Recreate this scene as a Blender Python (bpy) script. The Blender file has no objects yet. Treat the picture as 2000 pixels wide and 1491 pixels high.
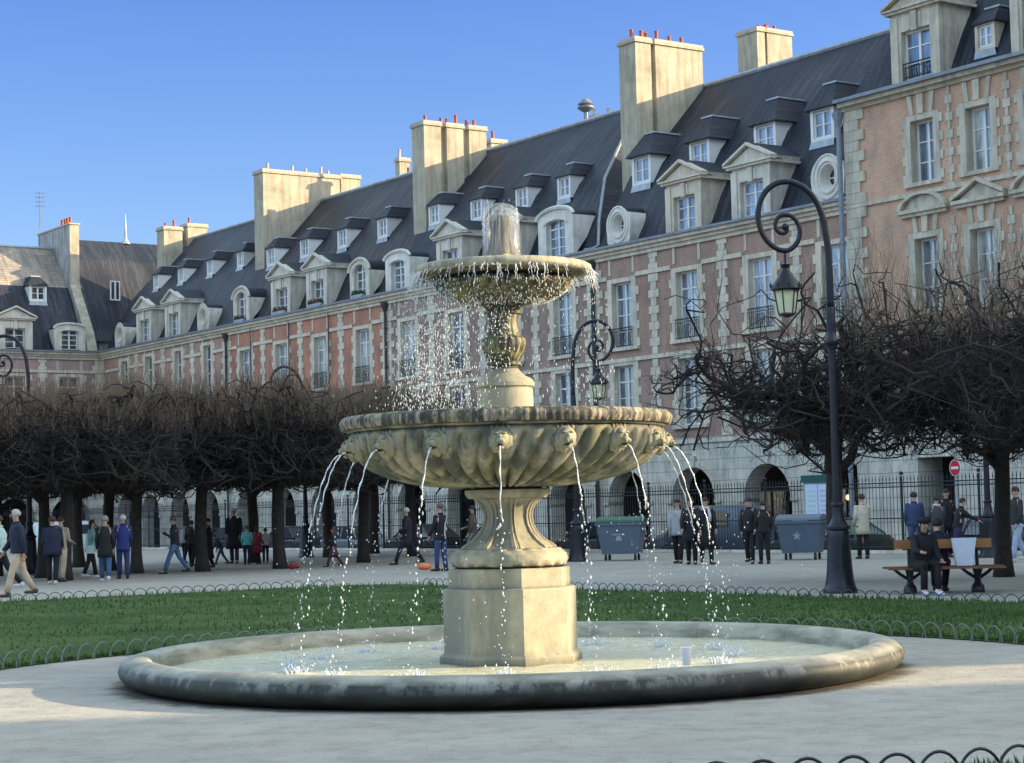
import bpy, math, random
from mathutils import Vector, Matrix, noise
R = math.radians
PI = math.pi
sc = bpy.context.scene
col = sc.collection
random.seed(7)

# ------------------------------------------------------------------ frame of the square
ANG = R(34.6)
U = Vector((-math.sin(ANG), math.cos(ANG), 0))   # along the long facade, away from the viewer
V = Vector((math.cos(ANG), math.sin(ANG), 0))    # from the garden towards the long facade
def P(u, v, z=0.0): return U * u + V * v + Vector((0, 0, z))
FX, FY = -0.07, 18.9                              # fountain axis

# ------------------------------------------------------------------ materials
def mat(name):
    m = bpy.data.materials.new(name); m.use_nodes = True
    nt = m.node_tree; b = nt.nodes['Principled BSDF']
    return m, nt, b
def N(nt, t, **kw):
    n = nt.nodes.new(t)
    for k, v in kw.items():
        if k.startswith('i_'): n.inputs[k[2:].replace('_', ' ')].default_value = v
        else: setattr(n, k, v)
    return n
def c4(c): return (c[0], c[1], c[2], 1)
def ramp(nt, fac, stops):
    r = nt.nodes.new('ShaderNodeValToRGB'); e = r.color_ramp.elements
    e[0].position, e[0].color = stops[0][0], c4(stops[0][1])
    e[1].position, e[1].color = stops[-1][0], c4(stops[-1][1])
    for p, c in stops[1:-1]:
        x = e.new(p); x.color = c4(c)
    nt.links.new(fac, r.inputs[0]); return r
def coords(nt, scale=(1, 1, 1), kind='Object'):
    t = nt.nodes.new('ShaderNodeTexCoord'); mp = nt.nodes.new('ShaderNodeMapping')
    mp.inputs['Scale'].default_value = scale
    nt.links.new(t.outputs[kind], mp.inputs[0]); return mp.outputs[0]
def noise_n(nt, vec, scale, detail=4, rough=.55):
    n = N(nt, 'ShaderNodeTexNoise'); n.inputs['Scale'].default_value = scale
    n.inputs['Detail'].default_value = detail; n.inputs['Roughness'].default_value = rough
    nt.links.new(vec, n.inputs['Vector']); return n
def bump(nt, b, h, strength=.3, dist=.02):
    n = N(nt, 'ShaderNodeBump'); n.inputs['Strength'].default_value = strength
    n.inputs['Distance'].default_value = dist
    nt.links.new(h, n.inputs['Height']); nt.links.new(n.outputs[0], b.inputs['Normal']); return n
def mix(nt, fac, a, b, blend='MIX'):
    m = N(nt, 'ShaderNodeMix'); m.data_type = 'RGBA'; m.blend_type = blend
    for sock, v in ((0, fac), (6, a), (7, b)):
        if isinstance(v, (int, float)): m.inputs[sock].default_value = v
        elif isinstance(v, tuple): m.inputs[sock].default_value = c4(v)
        else: nt.links.new(v, m.inputs[sock])
    return m.outputs[2]

_pl = {}
def plain(c, rough=.7, metal=0, vary=.12, scale=6, spec=.4, name=None):
    key = (c, rough, metal, vary, scale, spec)
    if key in _pl: return _pl[key]
    m, nt, b = mat(name or 'surface')
    v = coords(nt); n = noise_n(nt, v, scale, 5)
    r = ramp(nt, n.outputs[0], [(.3, tuple(x * (1 - vary) for x in c)), (.7, tuple(min(1, x * (1 + vary)) for x in c))])
    nt.links.new(r.outputs[0], b.inputs['Base Color'])
    b.inputs['Roughness'].default_value = rough; b.inputs['Metallic'].default_value = metal
    b.inputs['Specular IOR Level'].default_value = spec
    _pl[key] = m; return m

def brick_mat(base, alt, mortar):
    m, nt, b = mat('brick_wall')
    t = nt.nodes.new('ShaderNodeTexCoord'); s = nt.nodes.new('ShaderNodeSeparateXYZ'); c = nt.nodes.new('ShaderNodeCombineXYZ')
    nt.links.new(t.outputs['Object'], s.inputs[0]); nt.links.new(s.outputs[0], c.inputs[0]); nt.links.new(s.outputs[2], c.inputs[1])
    k = N(nt, 'ShaderNodeTexBrick'); k.inputs['Scale'].default_value = 1
    k.inputs['Brick Width'].default_value = .24; k.inputs['Row Height'].default_value = .08
    k.inputs['Mortar Size'].default_value = .008; k.inputs['Mortar Smooth'].default_value = .5
    k.inputs['Color1'].default_value = c4(base); k.inputs['Color2'].default_value = c4(alt); k.inputs['Mortar'].default_value = c4(mortar)
    nt.links.new(c.outputs[0], k.inputs['Vector'])
    v = coords(nt, (1, 1, .5)); n = noise_n(nt, v, .9, 6, .65)
    r = ramp(nt, n.outputs[0], [(.3, (.62, .62, .66)), (.55, (1, 1, 1)), (.75, (1.25, 1.12, 1.05))])
    o = mix(nt, 1.0, k.outputs['Color'], r.outputs[0], 'MULTIPLY')
    nt.links.new(o, b.inputs['Base Color']); b.inputs['Roughness'].default_value = .9
    bump(nt, b, k.outputs['Fac'], .25, .01).invert = True
    return m

def stone_mat(c, blocks=None, stain=.35, bw=.9, bh=.4):
    m, nt, b = mat('limestone')
    v = coords(nt); n = noise_n(nt, v, 1.3, 7, .65)
    n2 = noise_n(nt, coords(nt, (3, 3, .35)), 1.6, 5, .6)
    r = ramp(nt, n.outputs[0], [(.3, tuple(x * .72 for x in c)), (.55, c), (.8, tuple(min(1, x * 1.13) for x in c))])
    r2 = ramp(nt, n2.outputs[0], [(.32, (1 - stain, 1 - stain, 1 - stain * .9)), (.6, (1, 1, 1))])
    o = mix(nt, 1.0, r.outputs[0], r2.outputs[0], 'MULTIPLY')
    if blocks:
        t = nt.nodes.new('ShaderNodeTexCoord'); s = nt.nodes.new('ShaderNodeSeparateXYZ'); cc = nt.nodes.new('ShaderNodeCombineXYZ')
        nt.links.new(t.outputs['Object'], s.inputs[0]); nt.links.new(s.outputs[0], cc.inputs[0]); nt.links.new(s.outputs[2], cc.inputs[1])
        k = N(nt, 'ShaderNodeTexBrick'); k.inputs['Scale'].default_value = 1
        k.inputs['Brick Width'].default_value = bw; k.inputs['Row Height'].default_value = bh
        k.inputs['Mortar Size'].default_value = .012; k.inputs['Color1'].default_value = (1, 1, 1, 1)
        k.inputs['Color2'].default_value = (.9, .9, .9, 1); k.inputs['Mortar'].default_value = (.45, .44, .42, 1)
        nt.links.new(cc.outputs[0], k.inputs['Vector'])
        o = mix(nt, 1.0, o, k.outputs['Color'], 'MULTIPLY')
    nt.links.new(o, b.inputs['Base Color']); b.inputs['Roughness'].default_value = .88
    b.inputs['Specular IOR Level'].default_value = .25
    bump(nt, b, n.outputs[0], .25, .03)
    return m

def slate_mat(c, hi, streak=(.16, .13, .115)):
    m, nt, b = mat('roof_slate')
    t = nt.nodes.new('ShaderNodeTexCoord'); s = nt.nodes.new('ShaderNodeSeparateXYZ'); cc = nt.nodes.new('ShaderNodeCombineXYZ')
    nt.links.new(t.outputs['Object'], s.inputs[0]); nt.links.new(s.outputs[0], cc.inputs[0]); nt.links.new(s.outputs[2], cc.inputs[1])
    k = N(nt, 'ShaderNodeTexBrick'); k.inputs['Scale'].default_value = 1
    k.inputs['Brick Width'].default_value = .25; k.inputs['Row Height'].default_value = .17
    k.inputs['Mortar Size'].default_value = .012
    k.inputs['Color1'].default_value = (1, 1, 1, 1); k.inputs['Color2'].default_value = (.75, .76, .8, 1); k.inputs['Mortar'].default_value = (.45, .45, .5, 1)
    nt.links.new(cc.outputs[0], k.inputs['Vector'])
    n = noise_n(nt, coords(nt, (3.0, .25, .22)), 1.4, 7, .7)
    n2 = noise_n(nt, coords(nt, (.25, .25, .16)), 1.1, 3, .5)
    r = ramp(nt, n.outputs[0], [(.36, c), (.50, hi), (.66, streak)])
    r2 = ramp(nt, n2.outputs[0], [(.38, (.6, .64, .78)), (.62, (1.6, 1.4, 1.25))])
    o = mix(nt, 1.0, r.outputs[0], r2.outputs[0], 'MULTIPLY')
    o = mix(nt, 1.0, o, k.outputs['Color'], 'MULTIPLY')
    nt.links.new(o, b.inputs['Base Color']); b.inputs['Roughness'].default_value = .62
    b.inputs['Specular IOR Level'].default_value = .35
    bump(nt, b, k.outputs['Color'], .3, .02)
    return m

def fountain_stone(c, dark, amt=.5, streak=(5, 5, .9), scale=1.6, moss=(.2, .2, .06), mossamt=.25, rough=.7, crease_dark=.85):
    m, nt, b = mat('fountain_stone')
    n = noise_n(nt, coords(nt), 7, 8, .7)
    n2 = noise_n(nt, coords(nt, streak), scale, 7, .65)
    n3 = noise_n(nt, coords(nt), 2.2, 6, .6)
    r = ramp(nt, n.outputs[0], [(.28, tuple(x * .7 for x in c)), (.55, c), (.8, tuple(min(1, x * 1.2) for x in c))])
    f = ramp(nt, n2.outputs[0], [(.36 + .14 * amt, (1, 1, 1)), (.50 + .14 * amt, (0, 0, 0))])
    o = mix(nt, f.outputs[0], r.outputs[0], dark)
    g = ramp(nt, n3.outputs[0], [(.5, (0, 0, 0)), (.72, (mossamt * 2,) * 3)])
    o = mix(nt, g.outputs[0], o, moss)
    ao = N(nt, 'ShaderNodeAmbientOcclusion'); ao.samples = 6; ao.inputs['Distance'].default_value = .16  # darkens creases and recesses by how enclosed they are
    ga = ramp(nt, ao.outputs['AO'], [(.35, (1, 1, 1)), (.85, (0, 0, 0))]); gm_ = mix(nt, 1.0, ga.outputs[0], (crease_dark,) * 3, 'MULTIPLY')
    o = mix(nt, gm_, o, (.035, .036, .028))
    nt.links.new(o, b.inputs['Base Color']); b.inputs['Roughness'].default_value = rough
    bump(nt, b, n.outputs[0], .45, .012)
    return m

M = {}
M['stone'] = stone_mat((.70, .62, .49), stain=.25)
M['stone_arcade'] = stone_mat((.74, .69, .58), True, .3, 1.1, .42)
M['stone_pale'] = stone_mat((.74, .71, .64), stain=.15)
M['stone_old'] = stone_mat((.60, .54, .43), stain=.35)
M['render'] = stone_mat((.47, .425, .32), stain=.3)
M['stone_dormer'] = stone_mat((.70, .65, .55), stain=.28)
M['render_grey'] = stone_mat((.42, .42, .40), stain=.5)
M['brickA'] = brick_mat((.39, .225, .165), (.32, .205, .16), (.48, .39, .32))
M['brickB'] = brick_mat((.33, .21, .16), (.28, .195, .16), (.42, .35, .29))
M['brickC'] = brick_mat((.50, .20, .125), (.43, .18, .12), (.52, .34, .25))
M['brickD'] = brick_mat((.43, .24, .175), (.36, .215, .165), (.50, .39, .31))
M['brickT'] = brick_mat((.57, .325, .215), (.49, .295, .20), (.62, .50, .39))
M['brickL'] = brick_mat((.44, .27, .24), (.38, .25, .225), (.48, .42, .39))
M['slate'] = slate_mat((.007, .011, .020), (.019, .027, .042), (.048, .056, .075))
M['slate2'] = slate_mat((.009, .012, .019), (.024, .027, .036), (.070, .062, .060))
M['slate_lit'] = slate_mat((.20, .19, .165), (.28, .265, .22), (.34, .31, .25))  # sunlight on the far left upper roof is put into this paler slate
M['zinc'] = plain((.20, .225, .26), .5, .3, .2, 3)
M['lead'] = plain((.33, .36, .40), .5, .2, .2, 3)
M['pipe'] = plain((.05, .05, .055), .6)
M['pipe_grey'] = plain((.22, .25, .30), .5)
M['white'] = plain((.72, .72, .70), .5, vary=.05)
M['iron'] = plain((.018, .019, .024), .45, .0, .2, 5)
M['lamp_iron'] = plain((.022, .022, .030), .35, .3, .25, 8)
M['iron_fence'] = plain((.02, .022, .028), .55)
M['hoop'] = plain((.035, .05, .045), .45)
M['hoop_pale'] = plain((.13, .165, .135), .55, vary=.3)
M['hoop_black'] = plain((.006, .008, .012), .4)
M['pot'] = plain((.34, .095, .055), .8, vary=.25)
M['pot_pale'] = plain((.45, .38, .33), .8)
M['dark'] = plain((.012, .012, .014), .8)
M['asphalt'] = plain((.055, .057, .062), .85, scale=12)
M['pavement'] = plain((.22, .22, .22), .85, scale=4)
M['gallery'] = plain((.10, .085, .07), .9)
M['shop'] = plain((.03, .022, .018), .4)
M['foliage'] = plain((.03, .06, .02), .8, vary=.5, scale=20)
M['flower'] = plain((.35, .06, .06), .7)

def pane_mat(base, rough=.06, curtain=None):
    m, nt, b = mat('window_glass')
    oi = nt.nodes.new('ShaderNodeObjectInfo')
    t = nt.nodes.new('ShaderNodeTexCoord'); ad = N(nt, 'ShaderNodeVectorMath'); ad.operation = 'ADD'
    cx = nt.nodes.new('ShaderNodeCombineXYZ'); mu = N(nt, 'ShaderNodeMath'); mu.operation = 'MULTIPLY'; mu.inputs[1].default_value = 37.0
    nt.links.new(oi.outputs['Random'], mu.inputs[0]); nt.links.new(mu.outputs[0], cx.inputs[0]); nt.links.new(mu.outputs[0], cx.inputs[2])
    mp = nt.nodes.new('ShaderNodeMapping'); mp.inputs['Scale'].default_value = (1.6, 1, .45); nt.links.new(t.outputs['Object'], mp.inputs[0])
    nt.links.new(mp.outputs[0], ad.inputs[0]); nt.links.new(cx.outputs[0], ad.inputs[1])
    n = noise_n(nt, ad.outputs[0], 1.5, 2)
    r = ramp(nt, n.outputs[0], [(.35, tuple(x * .55 for x in base)), (.48, base), (.56, tuple(min(1, x * 1.3 + .02) for x in base)), (.66, tuple(min(1, x * 1.6 + .12) for x in base))])
    nt.links.new(r.outputs[0], b.inputs['Base Color'])
    b.inputs['Roughness'].default_value = rough; b.inputs['Specular IOR Level'].default_value = 1.0
    b.inputs['IOR'].default_value = 1.8
    nn = noise_n(nt, ad.outputs[0], 2.5, 2); bump(nt, b, nn.outputs[0], .10, .05)
    return m
M['pane'] = pane_mat((.10, .13, .17))
M['pane_blue'] = pane_mat((.19, .23, .28))
M['pane_curtain'] = pane_mat((.36, .38, .38))
M['pane_dark'] = pane_mat((.02, .022, .026))
M['pane_lamp'] = plain((.62, .62, .42), .3, vary=.1)

# ------------------------------------------------------------------ mesh helper
class MB:
    def __init__(s): s.v = []; s.f = []; s.m = []
    def face(s, idx, mi=0): s.f.append(tuple(idx)); s.m.append(mi)
    def poly(s, pts, mi=0):
        b = len(s.v); s.v += [tuple(p) for p in pts]; s.face(range(b, b + len(pts)), mi)
    def box(s, x0, x1, y0, y1, z0, z1, mi=0):
        b = len(s.v)
        s.v += [(x0, y0, z0), (x1, y0, z0), (x1, y1, z0), (x0, y1, z0), (x0, y0, z1), (x1, y0, z1), (x1, y1, z1), (x0, y1, z1)]
        for q in ((0, 3, 2, 1), (4, 5, 6, 7), (0, 1, 5, 4), (1, 2, 6, 5), (2, 3, 7, 6), (3, 0, 4, 7)):
            s.face([b + i for i in q], mi)
    def hexa(s, lo, hi, mi=0):      # lo, hi: four points each
        b = len(s.v); s.v += [tuple(p) for p in lo] + [tuple(p) for p in hi]
        for q in ((0, 3, 2, 1), (4, 5, 6, 7), (0, 1, 5, 4), (1, 2, 6, 5), (2, 3, 7, 6), (3, 0, 4, 7)):
            s.face([b + i for i in q], mi)
    def tube(s, pts, rad, n=6, mi=0, cap=True, flat=None):
        pts = [Vector(p) for p in pts]
        if not hasattr(rad, '__len__'): rad = [rad] * len(pts)
        b = len(s.v); up = None
        for i, p in enumerate(pts):
            d = (pts[min(i + 1, len(pts) - 1)] - pts[max(i - 1, 0)])
            if d.length < 1e-9: d = Vector((0, 0, 1))
            d.normalize()
            if up is None:
                up = Vector((0, 0, 1)) if abs(d.z) < .9 else Vector((0, 1, 0))
            a = d.cross(up)
            if a.length < 1e-6: a = d.cross(Vector((1, .3, 0)))
            a.normalize(); c = a.cross(d).normalized(); up = c
            for k in range(n):
                t = 2 * PI * k / n
                rr = rad[i]
                if flat: q = p + a * (math.cos(t) * rr) + c * (math.sin(t) * rr * flat)
                else: q = p + a * (math.cos(t) * rr) + c * (math.sin(t) * rr)
                s.v.append(tuple(q))
        for i in range(len(pts) - 1):
            for k in range(n):
                k2 = (k + 1) % n
                s.face((b + i * n + k, b + i * n + k2, b + (i + 1) * n + k2, b + (i + 1) * n + k), mi)
        if cap and n > 2:
            s.face([b + k for k in range(n)][::-1], mi); s.face([b + (len(pts) - 1) * n + k for k in range(n)], mi)
    def lathe(s, prof, n=48, c=(0, 0), mi=0, rf=None, cap=False, a0=0.0):
        b = len(s.v)
        for i, (r, z) in enumerate(prof):
            for k in range(n):
                t = a0 + 2 * PI * k / n
                rr = r if rf is None else rf(r, z, t, i)
                s.v.append((c[0] + rr * math.cos(t), c[1] + rr * math.sin(t), z))
        for i in range(len(prof) - 1):
            for k in range(n):
                k2 = (k + 1) % n
                s.face((b + i * n + k, b + i * n + k2, b + (i + 1) * n + k2, b + (i + 1) * n + k), mi)
        if cap:
            s.face([b + k for k in range(n)][::-1], mi); s.face([b + (len(prof) - 1) * n + k for k in range(n)], mi)
    def ball(s, c, r, n=8, m=6, mi=0, sc=(1, 1, 1), fn=None):
        b = len(s.v)
        for i in range(m + 1):
            ph = PI * i / m
            for k in range(n):
                t = 2 * PI * k / n
                d = Vector((math.sin(ph) * math.cos(t), math.sin(ph) * math.sin(t), math.cos(ph)))
                q = 1 if fn is None else fn(d)
                s.v.append((c[0] + d.x * r * sc[0] * q, c[1] + d.y * r * sc[1] * q, c[2] + d.z * r * sc[2] * q))
        for i in range(m):
            for k in range(n):
                k2 = (k + 1) % n
                s.face((b + i * n + k, b + (i + 1) * n + k, b + (i + 1) * n + k2, b + i * n + k2), mi)
    def eltube(s, pts, rx, ry, side, n=10, mi=0, cap=True):
        """elliptical tube: rx along side, ry across"""
        pts = [Vector(p) for p in pts]; b = len(s.v); side = Vector(side).normalized()
        for i, p in enumerate(pts):
            d = (pts[min(i + 1, len(pts) - 1)] - pts[max(i - 1, 0)]).normalized()
            f = d.cross(side)
            if f.length < 1e-5: f = Vector((0, 1, 0))
            f.normalize(); sd = f.cross(d).normalized()
            for k in range(n):
                t = 2 * PI * k / n
                s.v.append(tuple(p + sd * (math.cos(t) * rx[i]) + f * (math.sin(t) * ry[i])))
        for i in range(len(pts) - 1):
            for k in range(n):
                k2 = (k + 1) % n
                s.face((b + i * n + k, b + i * n + k2, b + (i + 1) * n + k2, b + (i + 1) * n + k), mi)
        if cap:
            s.face([b + k for k in range(n)][::-1], mi); s.face([b + (len(pts) - 1) * n + k for k in range(n)], mi)
    def mesh(s, name, mats, smooth=False, angle=None):
        me = bpy.data.meshes.new(name); me.from_pydata(s.v, [], s.f)
        for m in mats: me.materials.append(m)
        if len(mats) > 1: me.polygons.foreach_set('material_index', s.m)
        if smooth or angle:
            me.polygons.foreach_set('use_smooth', [True] * len(me.polygons))
        me.update()
        if angle: me.set_sharp_from_angle(angle=R(angle))
        return me

def link(name, me, parent=None, loc=None, rz=None, rot=None, scale=None):
    o = bpy.data.objects.new(name, me); col.objects.link(o)
    if parent: o.parent = parent
    if loc is not None: o.location = loc
    if rz is not None: o.rotation_euler = (0, 0, rz)
    if rot is not None: o.rotation_euler = rot
    if scale is not None: o.scale = scale
    return o
def obj(name, mb, mats, parent=None, smooth=False, angle=None, **kw):
    if not isinstance(mats, (list, tuple)): mats = [mats]
    return link(name, mb.mesh(name, mats, smooth, angle), parent, **kw)
def tag(o, label=None, cat=None, group=None, kind=None):
    if label: o['label'] = label
    if cat: o['category'] = cat
    if group: o['group'] = group
    if kind: o['kind'] = kind
    return o
def thing(name, label, cat, loc=(0, 0, 0), rz=0, group=None):
    o = link(name, None, None, loc, rz); o.empty_display_size = .3
    return tag(o, label, cat, group)
def kids(o): return KIDS.get(o.name, [])
def copy_tree(o, parent=None):
    c = o.copy(); col.objects.link(c)
    if parent is not None: c.parent = parent
    for ch in [x for x in bpy.data.objects if x.parent == o]: copy_tree(ch, c)
    return c

# ------------------------------------------------------------------ ground, road, lawn
def ground_mat():
    m, nt, b = mat('gravel_ground')
    v = coords(nt)
    n = noise_n(nt, v, .35, 6, .6); n2 = noise_n(nt, v, 55, 4, .7); n3 = noise_n(nt, coords(nt, (1, 1.4, 1)), 1.7, 6, .7)
    r = ramp(nt, n.outputs[0], [(.3, (.38, .36, .315)), (.7, (.48, .455, .40))])
    r2 = ramp(nt, n2.outputs[0], [(.35, (.8, .8, .8)), (.65, (1.08, 1.08, 1.08))])
    r3 = ramp(nt, n3.outputs[0], [(.3, (.86, .86, .87)), (.6, (1, 1, 1))])
    o = mix(nt, 1.0, r.outputs[0], r2.outputs[0], 'MULTIPLY'); o = mix(nt, 1.0, o, r3.outputs[0], 'MULTIPLY')
    # damp ring of sand around the basin, rim shadow painted in as darker colour
    t = nt.nodes.new('ShaderNodeTexCoord')
    vm = N(nt, 'ShaderNodeVectorMath'); vm.operation = 'DISTANCE'; vm.inputs[1].default_value = (FX, FY, 0)
    nt.links.new(t.outputs['Object'], vm.inputs[0])
    ns = noise_n(nt, v, 2.5, 5, .7)
    ad = N(nt, 'ShaderNodeMath'); ad.operation = 'MULTIPLY_ADD'; ad.inputs[1].default_value = -.55
    nt.links.new(ns.outputs[0], ad.inputs[0]); nt.links.new(vm.outputs['Value'], ad.inputs[2])
    rr = N(nt, 'ShaderNodeMapRange'); rr.inputs['From Min'].default_value = 3.40; rr.inputs['From Max'].default_value = 3.58
    nt.links.new(ad.outputs[0], rr.inputs['Value'])
    rc = ramp(nt, rr.outputs[0], [(0, (.30, .28, .27)), (.6, (.72, .7, .68)), (1, (1, 1, 1))])
    o = mix(nt, 1.0, o, rc.outputs[0], 'MULTIPLY')
    ng = noise_n(nt, v, 140, 3, .8); rg = ramp(nt, ng.outputs[0], [(.34, (.55, .53, .50)), (.46, (.95, .95, .95)), (.55, (1.02, 1.02, 1.02)), (.68, (1.35, 1.32, 1.26))]); o = mix(nt, 1.0, o, rg.outputs[0], 'MULTIPLY')
    nf = noise_n(nt, v, 3.1, 6, .75); rf_ = ramp(nt, nf.outputs[0], [(.36, (.82, .81, .80)), (.5, (1, 1, 1)), (.66, (1.07, 1.06, 1.04))]); o = mix(nt, 1.0, o, rf_.outputs[0], 'MULTIPLY')
    nt.links.new(o, b.inputs['Base Color']); b.inputs['Roughness'].default_value = .95
    b.inputs['Specular IOR Level'].default_value = .15
    nb = noise_n(nt, v, 7, 9, .78)
    bump(nt, b, nb.outputs[0], .7, .035)
    return m
M['gravel'] = ground_mat()
mb = MB(); mb.poly([(-1500, -1500, -.46), (1500, -1500, -.46), (1500, 1500, -.46), (-1500, 1500, -.46)])
tag(obj('ground', mb, plain((.16, .15, .14), .9)), kind='structure')
# the garden is a raised terrace of gravel
mb = MB(); g0, g1, h0, h1 = -70, 107.3, -60, 42.35
q = [P(g0, h0), P(g0, h1), P(g1, h1), P(g1, h0)]
q = [Vector(p) for p in (P(g0, h0), P(g1, h0), P(g1, h1), P(g0, h1))]
if (q[1] - q[0]).cross(q[2] - q[1]).z < 0: q = q[::-1]
mb.poly(q); b = len(mb.v)
for i in range(4):
    a, c = q[i], q[(i + 1) % 4]; dn = Vector((0, 0, .46))
    mb.poly([a, a - dn, c - dn, c])
tag(obj('garden_ground', mb, M['gravel']), kind='structure')
def strip(name, u0, u1, v0, v1, z, m):
    mb = MB(); p = [P(u0, v0, z), P(u1, v0, z), P(u1, v1, z), P(u0, v1, z)]
    if (p[1] - p[0]).cross(p[2] - p[1]).z < 0: p = p[::-1]
    mb.poly(p); return tag(obj(name, mb, m), kind='structure')
strip('road', -60, 116.0, 42.45, 47.6, -.42, M['asphalt'])
strip('road', 107.45, 116.0, -30, 42.44, -.42, M['asphalt'])
def kerb(name, u0, u1, v0, v1, z0, z1, m):
    mb = MB(); lo = [P(u0, v0, z0), P(u1, v0, z0), P(u1, v1, z0), P(u0, v1, z0)]; hi = [p + Vector((0, 0, z1 - z0)) for p in lo]
    mb.hexa(lo[::-1], hi[::-1], 0); return tag(obj(name, mb, m), kind='structure')
kerb('pavement', -60, 116.1, 47.62, 53.4, -.45, -.30, M['pavement'])
kerb('pavement', 116.12, 122.0, -10, 47.6, -.45, -.30, M['pavement'])

def grass_mat():
    m, nt, b = mat('lawn_grass')
    v = coords(nt); n = noise_n(nt, v, .55, 6, .65); n2 = noise_n(nt, v, 30, 4, .7)
    r = ramp(nt, n.outputs[0], [(.3, (.026, .056, .012)), (.5, (.052, .094, .020)), (.62, (.080, .115, .032)), (.78, (.120, .125, .045))])
    r2 = ramp(nt, n2.outputs[0], [(.3, (.6, .6, .6)), (.7, (1.3, 1.3, 1.2))])
    nt.links.new(mix(nt, 1.0, r.outputs[0], r2.outputs[0], 'MULTIPLY'), b.inputs['Base Color'])
    b.inputs['Roughness'].default_value = .9; b.inputs['Specular IOR Level'].default_value = .15
    bump(nt, b, n2.outputs[0], .6, .04)
    return m
M['grass'] = grass_mat()
LU, LV, LR = 37.45, 22.3, 2.2
def lawn_far_radius(t):
    d = Vector((math.cos(t), math.sin(t), 0)); fu = Vector((FX, FY, 0)) @ U if False else Vector((FX, FY, 0)).dot(U); fv = Vector((FX, FY, 0)).dot(V)
    du, dv = d.dot(U), d.dot(V); best = 60
    if du > 1e-4: best = min(best, (LU - fu) / du)
    if dv > 1e-4: best = min(best, (LV - fv) / dv)
    u, v = fu + du * best, fv + dv * best
    # rounded corner
    cu, cv = LU - LR, LV - LR
    if u > cu and v > cv:
        lo, hi = 0, best
        for _ in range(30):
            md = (lo + hi) / 2; uu, vv = fu + du * md, fv + dv * md
            inside = not (uu > cu and vv > cv and math.hypot(uu - cu, vv - cv) > LR) and uu <= LU and vv <= LV
            if inside: lo = md
            else: hi = md
        best = lo
    return min(best, 26)
RIN = 5.72
def lawn(name, t0, t1, rin, rout, nt_, nr, z=.012):
    mb = MB(); rows = []
    for i in range(nt_ + 1):
        t = t0 + (t1 - t0) * i / nt_; ro = rout(t) if callable(rout) else rout; row = []
        for j in range(nr + 1):
            r = rin + (ro - rin) * j / nr; x, y = FX + r * math.cos(t), FY + r * math.sin(t)
            edge = min(1, min(j, nr - j) / 1.5)
            zz = z + edge * (.035 + .02 * noise.noise(Vector((x * .5, y * .5, 0))))
            row.append(len(mb.v)); mb.v.append((x, y, zz))
        rows.append(row)
    for i in range(nt_):
        for j in range(nr):
            mb.face((rows[i][j], rows[i][j + 1], rows[i + 1][j + 1], rows[i + 1][j]))
    return tag(obj(name, mb, M['grass'], smooth=True), kind='structure')
lawn('lawn', R(-12), R(192), RIN, lawn_far_radius, 260, 36)
lawn('lawn', R(-135), R(-40), 8.62, 12.0, 90, 10)
# tufts: nobody could count them
def tufts(name, pts, lo, hi, m):
    mb = MB()
    for (x, y, z) in pts:
        for _ in range(2):
            a = random.uniform(0, PI); h = random.uniform(lo, hi); w = h * .22
            dx, dy = math.cos(a) * w, math.sin(a) * w; lx, ly = random.uniform(-1, 1) * h * .4, random.uniform(-1, 1) * h * .4
            mb.poly([(x - dx, y - dy, z), (x + dx, y + dy, z), (x + lx, y + ly, z + h)])
    return tag(obj(name, mb, m), 'short green blades of grass on the lawn', 'grass', kind='stuff')
gm = plain((.055, .10, .022), .85, vary=.4, scale=3)
pts = []
for _ in range(26000):
    t = R(random.uniform(-5, 185)); ro = lawn_far_radius(t); r = math.sqrt(random.uniform(RIN ** 2, ro ** 2))
    x, y = FX + r * math.cos(t), FY + r * math.sin(t)
    if abs(x) < y * .3 + 1: pts.append((x, y, .03))
for _ in range(2500):
    t = R(random.uniform(-5, 185)); pts.append((FX + (RIN + .06) * math.cos(t), FY + (RIN + .06) * math.sin(t), .0))
tufts('grass', pts, .03, .075, gm)
pts = []
for _ in range(5000):
    t = R(random.uniform(-110, -55)); r = random.uniform(8.62, 9.3); pts.append((FX + r * math.cos(t), FY + r * math.sin(t), .0))
o = tufts('grass', [p for p in pts if p[0] > 1.9], .07, .17, gm); o['label'] = 'longer grass blades behind the nearest black hoops'

# hoop edging
def hoops(label, pts_fn, n, m, w=.29, h=.19, r=.008, group='low hoop edgings around the lawns', wob=0):
    t = thing('hoop_edging', label, 'edging', pts_fn(0)[0], 0, group)
    base = Vector(pts_fn(0)[0]); me = {}
    mb = MB(); pp = []
    for i in range(15):
        a = PI * i / 14; pp.append((-math.cos(a) * w / 2, 0, math.sin(a) * h - .01 if 0 < i < 14 else -.02))
    mb.tube(pp, r, 6)
    hm = mb.mesh('hoop', [m], smooth=True)
    for i in range(n):
        p, ang = pts_fn(i)
        link('hoop', hm, t, Vector(p) - base, None, rot=(R(random.uniform(-5, 5)), 0, ang + R(random.uniform(-3, 3))))
    return t
def arc_fn(r, t0, step, z=0):
    def f(i):
        t = t0 + step / r * i
        return Vector((FX + r * math.cos(t), FY + r * math.sin(t), z)), t + PI / 2
    return f
hoops('thin grey green hoops bordering the lawn left of the basin', arc_fn(RIN - .03, R(112), .25), 29, M['hoop_pale'])
hoops('thin grey green hoops bordering the lawn right of the basin', arc_fn(RIN - .03, R(-4), .25), 29, M['hoop_pale'])
hoops('thick black hoops in the bottom right foreground', arc_fn(8.6, R(-96), .25), 20, M['hoop_black'], w=.30, h=.21, r=.0095)
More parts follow.
